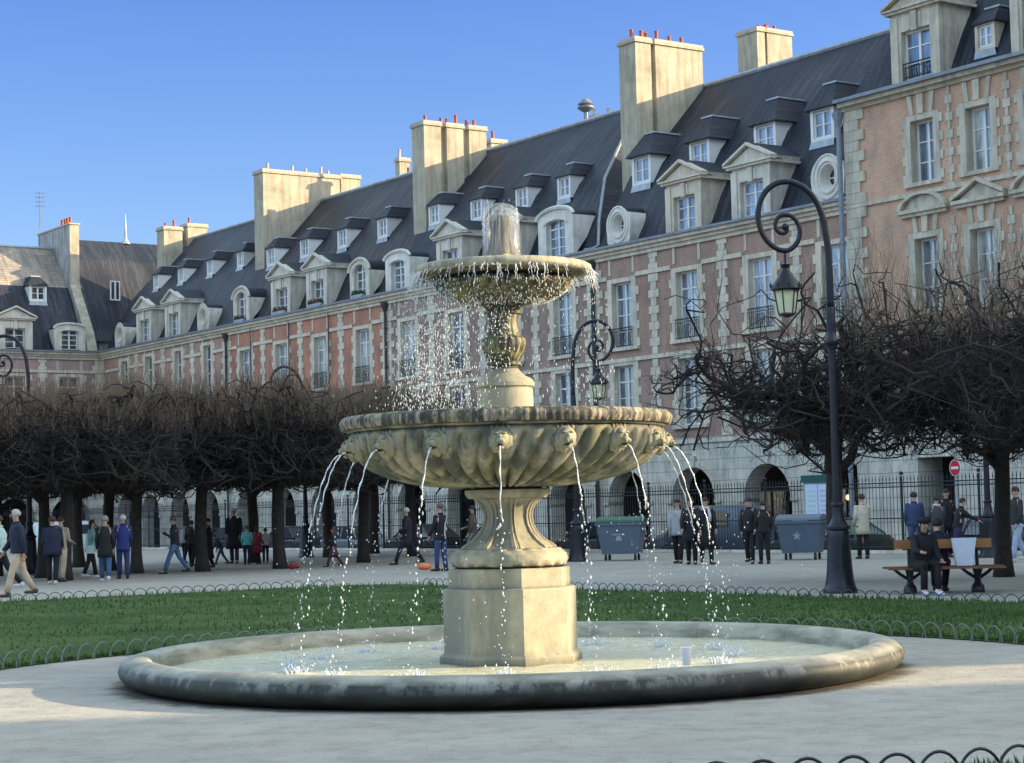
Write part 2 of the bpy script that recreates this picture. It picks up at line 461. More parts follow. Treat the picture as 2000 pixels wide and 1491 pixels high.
def line_fn(p0, p1, step):
    p0, p1 = Vector(p0), Vector(p1); d = (p1 - p0).normalized(); a = math.atan2(d.y, d.x)
    return (lambda i: (p0 + d * (step * i), a)), int((p1 - p0).length / step)
f_, n_ = line_fn(P(12.5, LV + .05), P(LU - 1.2, LV + .05), .262)
hoops('dark hoops along the far right edge of the lawn before the bench', f_, min(n_, 98), M['hoop'], w=.3, h=.155)
f_, n_ = line_fn(P(LU + .05, LV - 1.4), P(LU + .05, 3), .262)
hoops('dark hoops along the far left edge of the lawn', f_, min(n_, 98), M['hoop'], w=.3, h=.155)
mb = MB()
for _ in range(9000):
    y = 9.5 + 34 * random.random() ** 2.2; x = random.uniform(-.30, .30) * y
    d_ = math.hypot(x - FX, y - FY)
    if d_ < 3.75 or 5.75 < d_ < 8.6 and y > FY or (d_ > 5.7 and y > FY): continue
    if d_ > 8.55 and x > -3: continue
    r = random.uniform(.003, .0085); a = random.uniform(0, 6); b0 = len(mb.v)
    for k in range(4): mb.v.append((x + r * math.cos(a + k * 1.57), y + r * math.sin(a + k * 1.57), .0))
    mb.v.append((x, y, r * .8))
    for k in range(4): mb.face((b0 + k, b0 + (k + 1) % 4, b0 + 4))
tag(obj('gravel_stones', mb, plain((.36, .34, .30), .9, vary=.5, scale=40)), 'loose small stones on the gravel around the basin', 'gravel', kind='stuff')
#PART2
# ------------------------------------------------------------------ buildings
def wall_grid(mb, x0, x1, z0, z1, holes, y=0, mi=0):
    xs = sorted({x0, x1, *[h[0] for h in holes], *[h[1] for h in holes]})
    zs = sorted({z0, z1, *[h[2] for h in holes], *[h[3] for h in holes]})
    for i in range(len(xs) - 1):
        for j in range(len(zs) - 1):
            cx, cz = (xs[i] + xs[i + 1]) / 2, (zs[j] + zs[j + 1]) / 2
            if any(h[0] < cx < h[1] and h[2] < cz < h[3] for h in holes): continue
            mb.poly([(xs[i], y, zs[j]), (xs[i + 1], y, zs[j]), (xs[i + 1], y, zs[j + 1]), (xs[i], y, zs[j + 1])], mi)

_meshes = {}
def window_meshes(w, h, cols, rows, arch=False, inset=.0):
    """frame mesh + pane mesh, origin bottom centre; y=0 is the frame's outer face"""
    key = ('w', round(w, 2), round(h, 2), cols, rows, arch)
    if key in _meshes: return _meshes[key]
    f = MB(); t = .075
    f.box(-w / 2, -w / 2 + t, 0, .07, 0, h); f.box(w / 2 - t, w / 2, 0, .07, 0, h)
    f.box(-w / 2 + t, w / 2 - t, .002, .068, 0, t); f.box(-w / 2 + t, w / 2 - t, .002, .068, h - t, h)
    f.box(-.05, .05, -.01, .06, t, h - t)
    for i in range(1, cols):
        x = -w / 2 + w * i / cols
        if abs(x) > .08: f.box(x - .018, x + .018, .012, .05, t, h - t)
    for j in range(1, rows):
        z = h * j / rows; q = .035 if rows > 3 and j == rows - 1 else .02
        f.box(-w / 2 + t, w / 2 - t, .006, .055, z - q, z + q)
    p = MB(); p.poly([(-w / 2 + .02, .04, .02), (w / 2 - .02, .04, .02), (w / 2 - .02, .04, h - .02), (-w / 2 + .02, .04, h - .02)])
    _meshes[key] = (f.mesh('window', [M['white']]), p)
    return _meshes[key]
def add_window(parent, x, y, z, w, h, cols=2, rows=4, pane='pane', arch=False):
    fm, p = window_meshes(w, h, cols, rows, arch)
    wobj = link('window', fm, parent, (x, y, z))
    k = ('p', round(w, 2), round(h, 2), pane)
    if k not in _meshes: _meshes[k] = p.mesh('pane', [M[pane]])
    link('pane', _meshes[k], wobj)
    return wobj

def teeth(mb, x, z0, z1, w1, w2, y0, y1, mi, bh=.34, side=0, ph=0):
    """toothed stone chain; side 0 centred, -1 grows left from x, 1 grows right"""
    n = max(1, round((z1 - z0) / bh)); hh = (z1 - z0) / n
    for i in range(n):
        w = w1 if (i + ph) % 2 else w2
        a, b = (x - w / 2, x + w / 2) if side == 0 else ((x - w, x) if side < 0 else (x, x + w))
        mb.box(a, b, y0 - (.004 if i % 2 else 0), y1, z0 + i * hh + .006, z0 + (i + 1) * hh - .006, mi)

def railing(parent, x, y, z, w, h=.85):
    k = ('r', round(w, 2), round(h, 2))
    if k not in _meshes:
        mb = MB(); mb.tube([(-w / 2, 0, h), (w / 2, 0, h)], .022, 4); mb.tube([(-w / 2, 0, .06), (w / 2, 0, .06)], .018, 4); mb.tube([(-w / 2, 0, h - .14), (w / 2, 0, h - .14)], .012, 4)
        nb = int(w / .11)
        for i in range(nb + 1):
            xx = -w / 2 + w * i / nb; mb.tube([(xx, 0, 0), (xx, 0, h)], .011, 4, cap=False)
        for i in range(4):
            xx = -w / 2 + w * (i + .5) / 4
            mb.tube([(xx + .09 * math.cos(a), -.005, h * .45 + .16 * math.sin(a)) for a in [2 * PI * q / 10 for q in range(11)]], .012, 4, cap=False)
        _meshes[k] = mb.mesh('railing', [M['iron']])
    return link('railing', _meshes[k], parent, (x, y, z))

def prism(mb, prof, y0, y1, mi=0, mi_side=None):
    """closed profile of (x,z) points (counter-clockwise seen from -y) extruded in y"""
    n = len(prof); b = len(mb.v)
    mb.v += [(x, y0, z) for x, z in prof] + [(x, y1, z) for x, z in prof]
    mb.face([b + i for i in range(n)], mi); mb.face([b + n + i for i in range(n)][::-1], mi)
    for i in range(n):
        j = (i + 1) % n; mb.face((b + i, b + n + i, b + n + j, b + j), mi if mi_side is None else mi_side)

def ring_faces(mb, outer, inner, y, mi):
    b = len(mb.v); n = len(outer)
    mb.v += [(x, y, z) for x, z in outer] + [(x, y, z) for x, z in inner]
    for i in range(n):
        j = (i + 1) % n; mb.face((b + i, b + j, b + n + j, b + n + i), mi)

def roof_y(z, prof):
    for (ya, za), (yb, zb) in zip(prof, prof[1:]):
        if za <= z <= zb: return ya + (yb - ya) * (z - za) / (zb - za)
    return prof[-1][0]

def lucarne(root, kind, x, zb, prof, stone, slate, pane='pane', plants=False, s=1.0, hfac=1.0):
    """stone roof dormer standing on the cornice; prof is the roof's (y,z) profile"""
    mats = [M[stone], M[slate]]
    if kind == 'oculus':
        mb = MB(); w = .85 * s; zt = zb + 1.5 * s; r = .42 * s; zc = zb + .83 * s; y0 = -.04
        outer = []; inner = []; n = 24
        for i in range(n):
            a = 2 * PI * i / n + PI / n; ca, sa = math.cos(a), math.sin(a)
            if sa > -.15: ox, oz = .80 * s * ca, zc + .74 * s * sa
            else:
                q = max(abs(ca) / .92, abs(sa) / 1.0); ox, oz = .86 * s * ca / max(q, .75) * .95, zc + max(-.83 * s, .9 * s * sa / max(q, .75))
            outer.append((ox, oz)); inner.append((r * ca * .9, zc + r * sa))
        ring_faces(mb, outer, inner, y0, 0)
        # mouldings around the eye
        for rr, dy, th in ((1.28, -.05, .05), (1.75, -.03, .045)):
            mb.tube([(r * .9 * rr * math.cos(a), y0 + dy * .3, zc + r * rr * math.sin(a)) for a in [2 * PI * k / 20 for k in range(21)]], th, 5, 0, cap=False)
        b = len(mb.v)
        mb.v += [(px, y0, pz) for px, pz in inner] + [(px * .62, y0 + .38, zc + (pz - zc) * .62) for px, pz in inner]
        for i in range(n):
            j = (i + 1) % n; mb.face((b + i, b + j, b + n + j, b + n + i), 0)
        # cheeks and vaulted slate back
        yb = max(roof_y(p[1], prof) for p in outer) + .3
        b = len(mb.v); mb.v += [(px, y0, pz) for px, pz in outer] + [(px * .96, min(yb, roof_y(pz, prof) + .35), pz - .02) for px, pz in outer]
        for i in range(n):
            j = (i + 1) % n
            up = (outer[i][1] + outer[j][1]) / 2 > zc + .45 * s
            mb.face((b + i, b + n + i, b + n + j, b + j), 1 if up else 0)
        d = obj('dormer', mb, mats, root, angle=35, loc=(x, 0, 0))
        wm = MB(); wm.ball((0, y0 + .42, zc), r * .66, 14, 8, 0, (1, .06, 1)); wm.box(-r * .6, r * .6, y0 + .36, y0 + .4, zc - .02, zc + .02, 1); wm.box(-.02, .02, y0 + .355, y0 + .395, zc - r * .6, zc + r * .6, 1)
        obj('window', wm, [M['pane_dark'], M['white']], d); return d
    W = {'ped': 2.15, 'arch': 1.95, 'seg': 2.3, 'small': 1.75}[kind] * s
    ww = {'ped': 1.32, 'arch': 1.15, 'seg': 1.25, 'small': 1.1}[kind] * s
    zt = zb + {'ped': 1.95, 'arch': 1.35, 'seg': 1.55, 'small': 1.25}[kind] * s * hfac
    wz0 = zb + .06; wz1 = zb + {'ped': 1.42, 'arch': 1.78, 'seg': 1.5, 'small': 1.0}[kind] * s * hfac
    y0 = -.06; mb = MB()
    if kind in ('arch', 'seg'):
        # front with arched head
        n = 13; R_ = W / 2; rise = (.62 if kind == 'arch' else .36) * s
        top = [(-R_ * math.cos(PI * i / (n - 1)), zt + rise * math.sin(PI * i / (n - 1))) for i in range(n)]
        zi = wz1 - ww / 2 * (1 if kind == 'arch' else .35)
        ris2 = ww / 2 * (.95 if kind == 'arch' else .35)
        inn = [(-ww / 2 * math.cos(PI * i / (n - 1)), zi + ris2 * math.sin(PI * i / (n - 1))) for i in range(n)]
        outer = [(-R_, zb)] + top + [(R_, zb)]; inner = [(-ww / 2, wz0)] + inn + [(ww / 2, wz0)]
        b = len(mb.v); k = len(outer)
        mb.v += [(a, y0, c) for a, c in outer] + [(a, y0, c) for a, c in inner] + [(a, y0 + .3, c) for a, c in inner]
        for i in range(k - 1):
            mb.face((b + i, b + k + i, b + k + i + 1, b + i + 1), 0); mb.face((b + k + i, b + 2 * k + i, b + 2 * k + i + 1, b + k + i + 1), 0)
        mb.tube([(a * 1.05, y0 - .03, c + .03) for a, c in top], .085 * s, 5, 0)
        mb.tube([(a * 1.22, y0 - .01, c) for a, c in inn], .05 * s, 5, 0)
        back = [(a * .98, roof_y(min(c, prof[-1][1]), prof) + .25, c) for a, c in outer]
        b = len(mb.v); mb.v += [(a, y0, c) for a, c in outer] + back
        for i in range(k - 1): mb.face((b + i, b + i + 1, b + k + i + 1, b + k + i), 1 if 1 <= i < k - 2 else 0)
        d = obj('dormer', mb, mats, root, angle=35, loc=(x, 0, 0))
        wobj = add_window(d, 0, y0 + .2, wz0, ww, wz1 - wz0, 2, 4, pane)
    else:
        # jambs, lintel, cornice, triangular pediment
        yb = lambda z: roof_y(z, prof) + .25
        for sx in (-1, 1):
            a, c = sorted((sx * W / 2, sx * ww / 2)); mb.box(a, c, y0, yb(zt) , zb, zt, 0)
            a, c = sorted((sx * (W / 2 + .03), sx * (ww / 2 + .12))); mb.box(a, c, y0 - .05, y0 + .002, zb, zt - .12, 0)
        mb.box(-ww / 2, ww / 2, y0 + .003, yb(zt), wz1, zt, 0)
        mb.box(-.13 * s, .13 * s, y0 - .08, y0 + .01, wz1 - .05, zt - .02, 0)
        mb.box(-.30 * s, -.19 * s, y0 - .04, y0 + .01, wz1 + .02, zt - .1, 0); mb.box(.19 * s, .30 * s, y0 - .04, y0 + .01, wz1 + .02, zt - .1, 0)
        Wc = W / 2 + .28 * s; rise = .62 * s
        mb.box(-Wc + .08, Wc - .08, y0 - .14, yb(zt), zt, zt + .10 * s, 0)
        mb.box(-Wc, Wc, y0 - .22, y0 + .1, zt + .10 * s, zt + .17 * s, 0)
        zt2 = zt + .17 * s
        prism(mb, [(-Wc + .12, zt2), (Wc - .12, zt2), (0, zt2 + rise * .9)], y0 - .06, y0 + .2, 0)
        for sx in (-1, 1):
            e0 = (sx * Wc, zt2); e1 = (0, zt2 + rise); th = .12 * s
            pr = [e0, e1, (0, e1[1] + th), (sx * (Wc + .02), e0[1] + th * .7)]
            if sx > 0: pr = pr[::-1] if False else pr
            prism(mb, pr if sx < 0 else pr[::-1], y0 - .24, y0 + .12, 0)
            # slate behind the pediment
            z_top = zt2 + rise + th
            mb.poly([(sx * (Wc - .02), y0 - .1, zt2 + th * .6), (0, y0 - .1, z_top + .012), (0, yb(z_top) + .2, z_top + .012), (sx * (W / 2 + .06), yb(zt2) + .1, zt2 + .12)], 1); mb.poly([(sx * (Wc - .02), y0 - .1, zt2 + th * .6), (sx * (W / 2 + .06), yb(zt2) + .1, zt2 + .12), (sx * (W / 2), yb(zt), zt + .02), (sx * (Wc - .05), y0 + .05, zt + .16)], 0)
        d = obj('dormer', mb, mats, root, loc=(x, 0, 0))
        wobj = add_window(d, 0, y0 + .22, wz0, ww, wz1 - wz0, 2, 3 if kind == 'ped' else 3, pane)
    if plants:
        pm = MB()
        for _ in range(60):
            a = random.uniform(-ww / 2, ww / 2); h = random.uniform(.05, .34); q = random.uniform(0, PI)
            for k in range(2):
                px, py = a + random.uniform(-.05, .05), y0 - random.uniform(.02, .2)
                pm.poly([(px - .05, py, zb + .15), (px + .05, py + .03, zb + .15), (px + random.uniform(-.08, .08), py - .05, zb + .15 + h)], 0 if random.random() < .8 else 1)
        pm.box(-ww / 2, ww / 2, y0 - .2, y0 - .06, zb, zb + .17, 2)
        obj('flower_box', pm, [M['foliage'], M['flower'], M['lead']], d)
    return d

def small_dormer(root, x, zb, prof, stone='white', s=1.0, w=1.0, h=1.0, hip=1.0, big=False, pane='pane_blue', hood=0):
    """little slate-hooded dormer high on the roof"""
    mb = MB(); y0 = roof_y(zb, prof) - .12; W = w * s; H = h * s
    zt = zb + H; yb = lambda z: roof_y(z, prof) + .2
    t = .13 * s
    mb.box(-W / 2, -W / 2 + t, y0, yb(zt), zb, zt, 0); mb.box(W / 2 - t, W / 2, y0, yb(zt), zb, zt, 0)
    mb.box(-W / 2 + t, W / 2 - t, y0 + .003, yb(zb) + .3, zb, zb + .1, 0); mb.box(-W / 2 + t, W / 2 - t, y0 + .003, yb(zt), zt - .08, zt, 0)
    e = (.10 if not hood else hood) * s; zr = zt + .62 * s * hip
    # hipped hood: eaves rectangle to short ridge
    A = (-W / 2 - e, y0 - e, zt + .01); B = (W / 2 + e, y0 - e, zt + .01)
    C = (W / 2 + e, yb(zt) + .3, zt + .01); D = (-W / 2 - e, yb(zt) + .3, zt + .01)
    r0 = y0 + .45 * s; E1 = (-.28 * s, r0, zr); E2 = (.28 * s, r0, zr); F1 = (-.28 * s, yb(zr) + .3, zr); F2 = (.28 * s, yb(zr) + .3, zr)
    for q in ((A, B, E2, E1), (B, C, F2, E2), (D, A, E1, F1), (E1, E2, F2, F1)): mb.poly(q, 1)
    mb.box(-W / 2 - e, W / 2 + e, y0 - e - .004, yb(zt), zt - .035, zt + .012, 1)
    mb.box(-.33 * s, .33 * s, r0 - .05, yb(zr), zr - .02, zr + .05, 2)
    # zinc apron under the sill
    zz = zb - .25 * s
    mb.poly([(-W / 2 - .05, roof_y(zz, prof) - .03, zz), (W / 2 + .05, roof_y(zz, prof) - .03, zz), (W / 2, y0 - .02, zb), (-W / 2, y0 - .02, zb)], 2)
    d = obj('dormer', mb, [M[stone], M['slate'], M['lead']], root, loc=(x, 0, 0))
    add_window(d, 0, y0 + .08, zb + .1, W - 2 * t, H - .18 * s, 1 if not big else 2, 1 if big else 2, pane)
    return d

def chimney(root, x, th, y0, y1, z0, z1, mat_='render', pots=(), pot_m='pot', groove=(), cap=True, side_front=None):
    mb = MB()
    ys = [y0] + [g for gr in groove for g in gr] + [y1]
    for i in range(0, len(ys), 2):
        mb.box(x - th / 2, x + th / 2, ys[i], ys[i + 1], z0, z1, 0)
        if i + 2 < len(ys): mb.box(x - th / 2 + .14, x + th / 2 - .22, ys[i + 1] - .002, ys[i + 2] + .002, z0, z1 - .02, 0)
        if cap:
            mb.box(x - th / 2 - .07, x + th / 2 + .07, ys[i] - .07, ys[i + 1] + .07, z1 - .2, z1 - .08, 0)
            mb.box(x - th / 2 - .04, x + th / 2 + .04, ys[i] - .04, ys[i + 1] + .04, z1 - .078, z1 + .04, 1)
    c = obj('chimney', mb, [M[mat_], M['pot_pale']], root)
    pm_key = ('pot', pot_m)
    if pm_key not in _meshes:
        pm = MB(); pm.lathe([(.12, 0), (.125, .06), (.10, .1), (.09, .42), (.115, .46), (.10, .5), (.06, .5)], 10, cap=True); _meshes[pm_key] = pm.mesh('chimney_pot', [M[pot_m]], angle=40)
    for i, p in enumerate(pots):
        q = link('chimney_pot', _meshes[pm_key], c, (x + (.12 if i % 2 else -.1), p, z1 + .03)); q.scale = (.85, .85, random.uniform(.6, 1.1))
    return c

PROF = [(-.42, 12.38), (.02, 12.46), (.42, 12.64), (1.0, 13.85), (2.3, 16.0), (6.0, 19.95)]
def main_frame(uL, v=49.2):   # local x runs along the facade to the right, y into the building
    return P(uL, v), math.atan2((-U).y, (-U).x)
def left_frame(vL, u=117.9):
    return P(u, vL), math.atan2(V.y, V.x)

def pavilion(name, label, frame, W, bays, brick, upper_mat=None, ww=1.32, top2=10.85, sill2=8.15, slate='slate', luc=(), uppers=(), chims=(),
             hipR=0, pane2='pane_blue', windows1=True, rail=True, group='matching brick and stone houses with arcades around the square', roof_back=12.0,
             panes=None, uppers_kw=None, simple=False, stone='stone', low=0.0, quoinL=True, quoinR=True, prof=PROF):
    loc, rz = frame
    root = thing(name, label, 'house', loc, rz, group)
    zg = -.46
    # ---- arcade
    mb = MB(); AZ = 4.05; aw = 1.28; zs = 1.82
    xs = [0] + [(a + b) / 2 for a, b in zip(bays, bays[1:])] + [W]
    for i, bx in enumerate(bays):
        xa, xb = xs[i], xs[i + 1]; n = 14
        arc = [(bx - aw * math.cos(PI * k / n), zs + aw * math.sin(PI * k / n)) for k in range(n + 1)]
        top = [(xa + (xb - xa) * k / n, AZ) for k in range(n + 1)]
        for k in range(n):
            mb.poly([(arc[k][0], 0, arc[k][1]), (arc[k + 1][0], 0, arc[k + 1][1]), (top[k + 1][0], 0, AZ), (top[k][0], 0, AZ)], 0)
            mb.poly([(arc[k][0], 0, arc[k][1]), (arc[k][0], .75, arc[k][1]), (arc[k + 1][0], .75, arc[k + 1][1]), (arc[k + 1][0], 0, arc[k + 1][1])], 0)
        mb.poly([(xa, 0, zs), (bx - aw, 0, zs), (xa, 0, AZ)], 0); mb.poly([(bx + aw, 0, zs), (xb, 0, zs), (xb, 0, AZ)], 0)
        mb.poly([(xa, 0, zg), (bx - aw, 0, zg), (bx - aw, 0, zs), (xa, 0, zs)], 0); mb.poly([(bx + aw, 0, zg), (xb, 0, zg), (xb, 0, zs), (bx + aw, 0, zs)], 0)
        mb.poly([(bx - aw, 0, zg), (bx - aw, .75, zg), (bx - aw, .75, zs), (bx - aw, 0, zs)], 0); mb.poly([(bx + aw, .75, zg), (bx + aw, 0, zg), (bx + aw, 0, zs), (bx + aw, .75, zs)], 0)
        if not simple:
            # archivolt, imposts and keystone
            ro = aw + .2
            for k in range(n):
                a0, a1 = PI * k / n, PI * (k + 1) / n
                lo = [(bx - aw * math.cos(a0), -.045, zs + aw * math.sin(a0)), (bx - aw * math.cos(a1), -.045, zs + aw * math.sin(a1)), (bx - aw * math.cos(a1), .01, zs + aw * math.sin(a1)), (bx - aw * math.cos(a0), .01, zs + aw * math.sin(a0))]
                hi = [(bx - ro * math.cos(a0), -.045, zs + ro * math.sin(a0)), (bx - ro * math.cos(a1), -.045, zs + ro * math.sin(a1)), (bx - ro * math.cos(a1), .01, zs + ro * math.sin(a1)), (bx - ro * math.cos(a0), .01, zs + ro * math.sin(a0))]
                mb.hexa(lo, hi, 0)
            for sx in (-1, 1): mb.box(min(bx + sx * aw, bx + sx * (aw + .36)), max(bx + sx * aw, bx + sx * (aw + .36)), -.07, .76, zs - .16, zs - .01, 0)
            prism(mb, [(bx - .12, zs + aw - .03), (bx + .12, zs + aw - .03), (bx + .2, zs + aw + .42), (bx - .2, zs + aw + .42)], -.10, .02, 0)
    mb.box(0, W, -.09, .0, AZ - .03, AZ + .17, 0)
    obj('arcade', mb, [M['stone_arcade']], root)
    # ---- gallery behind the arches
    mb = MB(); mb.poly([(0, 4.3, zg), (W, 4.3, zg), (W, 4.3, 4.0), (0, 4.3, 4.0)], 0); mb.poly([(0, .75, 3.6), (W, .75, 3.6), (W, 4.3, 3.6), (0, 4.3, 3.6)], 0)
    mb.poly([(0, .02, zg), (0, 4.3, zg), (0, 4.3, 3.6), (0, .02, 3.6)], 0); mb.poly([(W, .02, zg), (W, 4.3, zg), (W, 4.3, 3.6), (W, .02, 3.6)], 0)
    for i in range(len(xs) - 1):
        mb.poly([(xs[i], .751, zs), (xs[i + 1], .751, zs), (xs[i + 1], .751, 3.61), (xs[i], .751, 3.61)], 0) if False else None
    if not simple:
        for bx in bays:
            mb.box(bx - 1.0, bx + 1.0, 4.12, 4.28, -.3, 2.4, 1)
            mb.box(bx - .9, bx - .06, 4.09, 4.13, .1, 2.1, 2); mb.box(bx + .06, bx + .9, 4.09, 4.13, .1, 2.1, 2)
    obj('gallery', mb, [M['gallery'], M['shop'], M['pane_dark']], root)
    # ---- brick wall with openings
    holes = []; sw = .30; w1_0, w1_1 = 4.75, 7.40
    for bx in bays:
        if not simple:
            holes.append((bx - ww / 2 - sw, bx + ww / 2 + sw, sill2, top2 + .18))
            if windows1: holes.append((bx - ww / 2 - sw, bx + ww / 2 + sw, w1_0, w1_1 + .18))
    mb = MB(); wall_grid(mb, 0, W, AZ + .15, 12.0, holes, 0, 0)
    mb.poly([(0, 0, zg), (0, 12, zg), (0, 12, 12.4), (0, 0, 12.4)], 1); mb.poly([(W, 12, zg), (W, 0, zg), (W, 0, 12.4), (W, 12, 12.4)], 1); mb.poly([(W, 12, zg), (0, 12, zg), (0, 12, 12.4), (W, 12, 12.4)], 1)
    mb.poly([(0, .5, 12.3), (W, .5, 12.3), (W, 12, 12.3), (0, 12, 12.3)], 1)
    # gable ends under the roof
    for gx in (0.01, W - .01):
        mb.poly([(gx, y, z) for y, z in prof] + [(gx, 2 * prof[-1][0] - y, z) for y, z in prof[::-1][1:]], 1)
    obj('wall', mb, [M[brick], M['render_grey']], root)
    # ---- stone dressings
    mb = MB(); yf = -.05
    if not simple:
        for bx in bays:
            for (z0, z1) in ([(sill2, top2)] + ([(w1_0, w1_1)] if windows1 else [])):
                for sx in (-1, 1):
                    a, b = sorted((bx + sx * ww / 2, bx + sx * (ww / 2 + sw))); mb.box(a, b, yf, .30, z0, z1 + .18, 0)
                    teeth(mb, bx + sx * (ww / 2 + sw), z0, z1 + .1, .001, .16, yf + .012, .02, 0, .36, sx)
                mb.box(bx - ww / 2, bx + ww / 2, yf - .003, .30, z1, z1 + .18, 0)
                mb.box(bx - ww / 2 - sw - .1, bx + ww / 2 + sw + .1, -.14, .28, z0 - .13, z0 - .002, 0)
            # frieze panel frame above the upper window
            for sx in (-1, 1): mb.box(bx + sx * (ww / 2 + .12) - .07, bx + sx * (ww / 2 + .12) + .07, yf + .01, .02, 11.2, 11.86, 0)
        for i, cx in enumerate(xs[1:-1]):
            teeth(mb, cx, AZ + .2, 7.52, .34, .62, yf, .02, 0, .34); teeth(mb, cx, 7.72, 10.98, .34, .62, yf, .02, 0, .34, ph=1); teeth(mb, cx, 11.18, 11.86, .34, .58, yf, .02, 0, .23)
        for cx, sx, on in ((0, 1, quoinL), (W, -1, quoinR)):
            if on:
                teeth(mb, cx, AZ + .2, 7.52, .42, .66, yf, .02, 0, .34, sx); teeth(mb, cx, 7.72, 10.98, .42, .66, yf, .02, 0, .34, sx); teeth(mb, cx, 11.18, 11.86, .42, .6, yf, .02, 0, .34, sx)
        mb.box(0, W, -.085, .02, 7.54, 7.70, 0)
        ztop = 11.0
        if top2 + .18 <= ztop: mb.box(0, W, -.085, .02, ztop, ztop + .17, 0)
        else:
            e = [0] + [q for bx in bays for q in (bx - ww / 2 - sw - .002, bx + ww / 2 + sw + .002)] + [W]
            for k in range(0, len(e), 2): mb.box(e[k], e[k + 1], -.085, .02, ztop, ztop + .17, 0)
    mb.box(0, W, -.12, .02, 11.86, 12.02, 0); mb.box(0, W, -.22, .03, 12.022, 12.16, 0); mb.box(0, W, -.36, .5, 12.162, 12.30, 0)
    obj('stone_dressing', mb, [M[stone]], root)
    mb = MB(); mb.box(0, W, -.46, .1, 12.302, 12.40, 0)
    obj('gutter', mb, M['zinc'], root)
    # ---- windows
    if not simple:
        for i, bx in enumerate(bays):
            pk = (panes[i] if panes else pane2)
            add_window(root, bx, .2, sill2, ww, top2 - sill2, 2, 4, pk)
            if windows1: add_window(root, bx, .2, w1_0, ww, w1_1 - w1_0, 2, 4, 'pane')
            if rail: railing(root, bx, -.10, sill2, ww + .1, .8)
    # ---- roof
    mb = MB(); yr, zr = prof[-1]
    x1r = W - hipR
    full = prof + [(2 * yr - y, z) for y, z in prof[::-1][1:]]
    def xe(z):   # x of the right edge at height z
        return W if not hipR else W - hipR * max(0, (z - 12.4)) / (zr - 12.4)
    nx = 8
    for (ya, za), (yb, zb_) in zip(full, full[1:]):
        for i in range(nx):
            xa0, xa1 = xe(za) * i / nx, xe(za) * (i + 1) / nx; xb0, xb1 = xe(zb_) * i / nx, xe(zb_) * (i + 1) / nx
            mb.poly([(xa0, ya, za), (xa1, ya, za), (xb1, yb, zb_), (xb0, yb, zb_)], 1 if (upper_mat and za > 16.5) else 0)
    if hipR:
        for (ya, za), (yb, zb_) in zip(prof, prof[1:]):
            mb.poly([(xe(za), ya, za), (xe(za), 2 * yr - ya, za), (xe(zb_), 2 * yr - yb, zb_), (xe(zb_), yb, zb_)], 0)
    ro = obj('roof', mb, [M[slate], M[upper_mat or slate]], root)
    mb = MB(); mb.tube([(0, yr, zr + .03), (xe(zr), yr, zr + .03)], .11, 6)
    if hipR: mb.tube([(xe(z), y, z + .03) for y, z in prof[::-1]], .07, 5); mb.tube([(xe(zr), yr, zr), (xe(zr), yr, zr + .35), (xe(zr), yr, zr + 1.3)], [.3, .09, .02], 8)
    obj('ridge_cap', mb, M['lead'], ro)
    for l in luc:
        kind, lx = l[0], l[1]; kw = dict(l[2]) if len(l) > 2 else {}
        lucarne(root, kind, lx, 12.42, prof, kw.pop('stone', 'stone_dormer'), 'slate', **kw)
    for uq in uppers:
        kw = dict(uppers_kw or {}); 
        if isinstance(uq, tuple): kw.update(uq[1]); uq = uq[0]
        small_dormer(root, uq, kw.pop('z', 15.45), prof, **kw)
    for c in chims: chimney(root, **c)
    return root

def drainpipe(x, root, z1=11.95, z0=-.4, m='pipe', r=.07):
    mb = MB(); mb.tube([(x, -.16, z0), (x, -.16, z1 - .5)], r, 8); mb.lathe([(.07, z1 - .5), (.2, z1 - .12), (.22, z1)], 8, (x, -.18), cap=True)
    for k in range(6): mb.tube([(x, -.16, z0 + 1.5 + k * 1.9), (x, -.16, z0 + 1.6 + k * 1.9)], r * 1.3, 8)
    return obj('drainpipe', mb, M[m], root, angle=40)

def us(uL, *u): return [uL - a for a in u]
# long facade, far to near: D, C, B, A, then the taller pavilion
D = pavilion('arcaded_house', 'house with two pedimented dormers between two round oculus dormers, in the far corner', main_frame(117.9), 18.2, us(117.9, 114.1, 110.4, 106.2, 102.2), 'brickD',
    ww=.98, top2=11.52, sill2=8.3, luc=[('oculus', 117.9 - 114.75), ('ped', 117.9 - 110.9, dict(s=1.0)), ('ped', 117.9 - 106.7, dict(s=1.0)), ('oculus', 117.9 - 102.7)],
    uppers=us(117.9, 114.6, 110.9, 106.75, 102.7), uppers_kw=dict(z=16.25, s=.85, w=1.0, h=1.1), rail=False, panes=['pane_dark'] * 4, slate='slate',
    chims=[dict(x=1.0, th=1.1, y0=3.8, y1=5.1, z0=16, z1=20.6, pots=(4.2, 4.7)), dict(x=1.0, th=1.1, y0=5.5, y1=6.9, z0=16, z1=20.9, pots=(5.9,))])
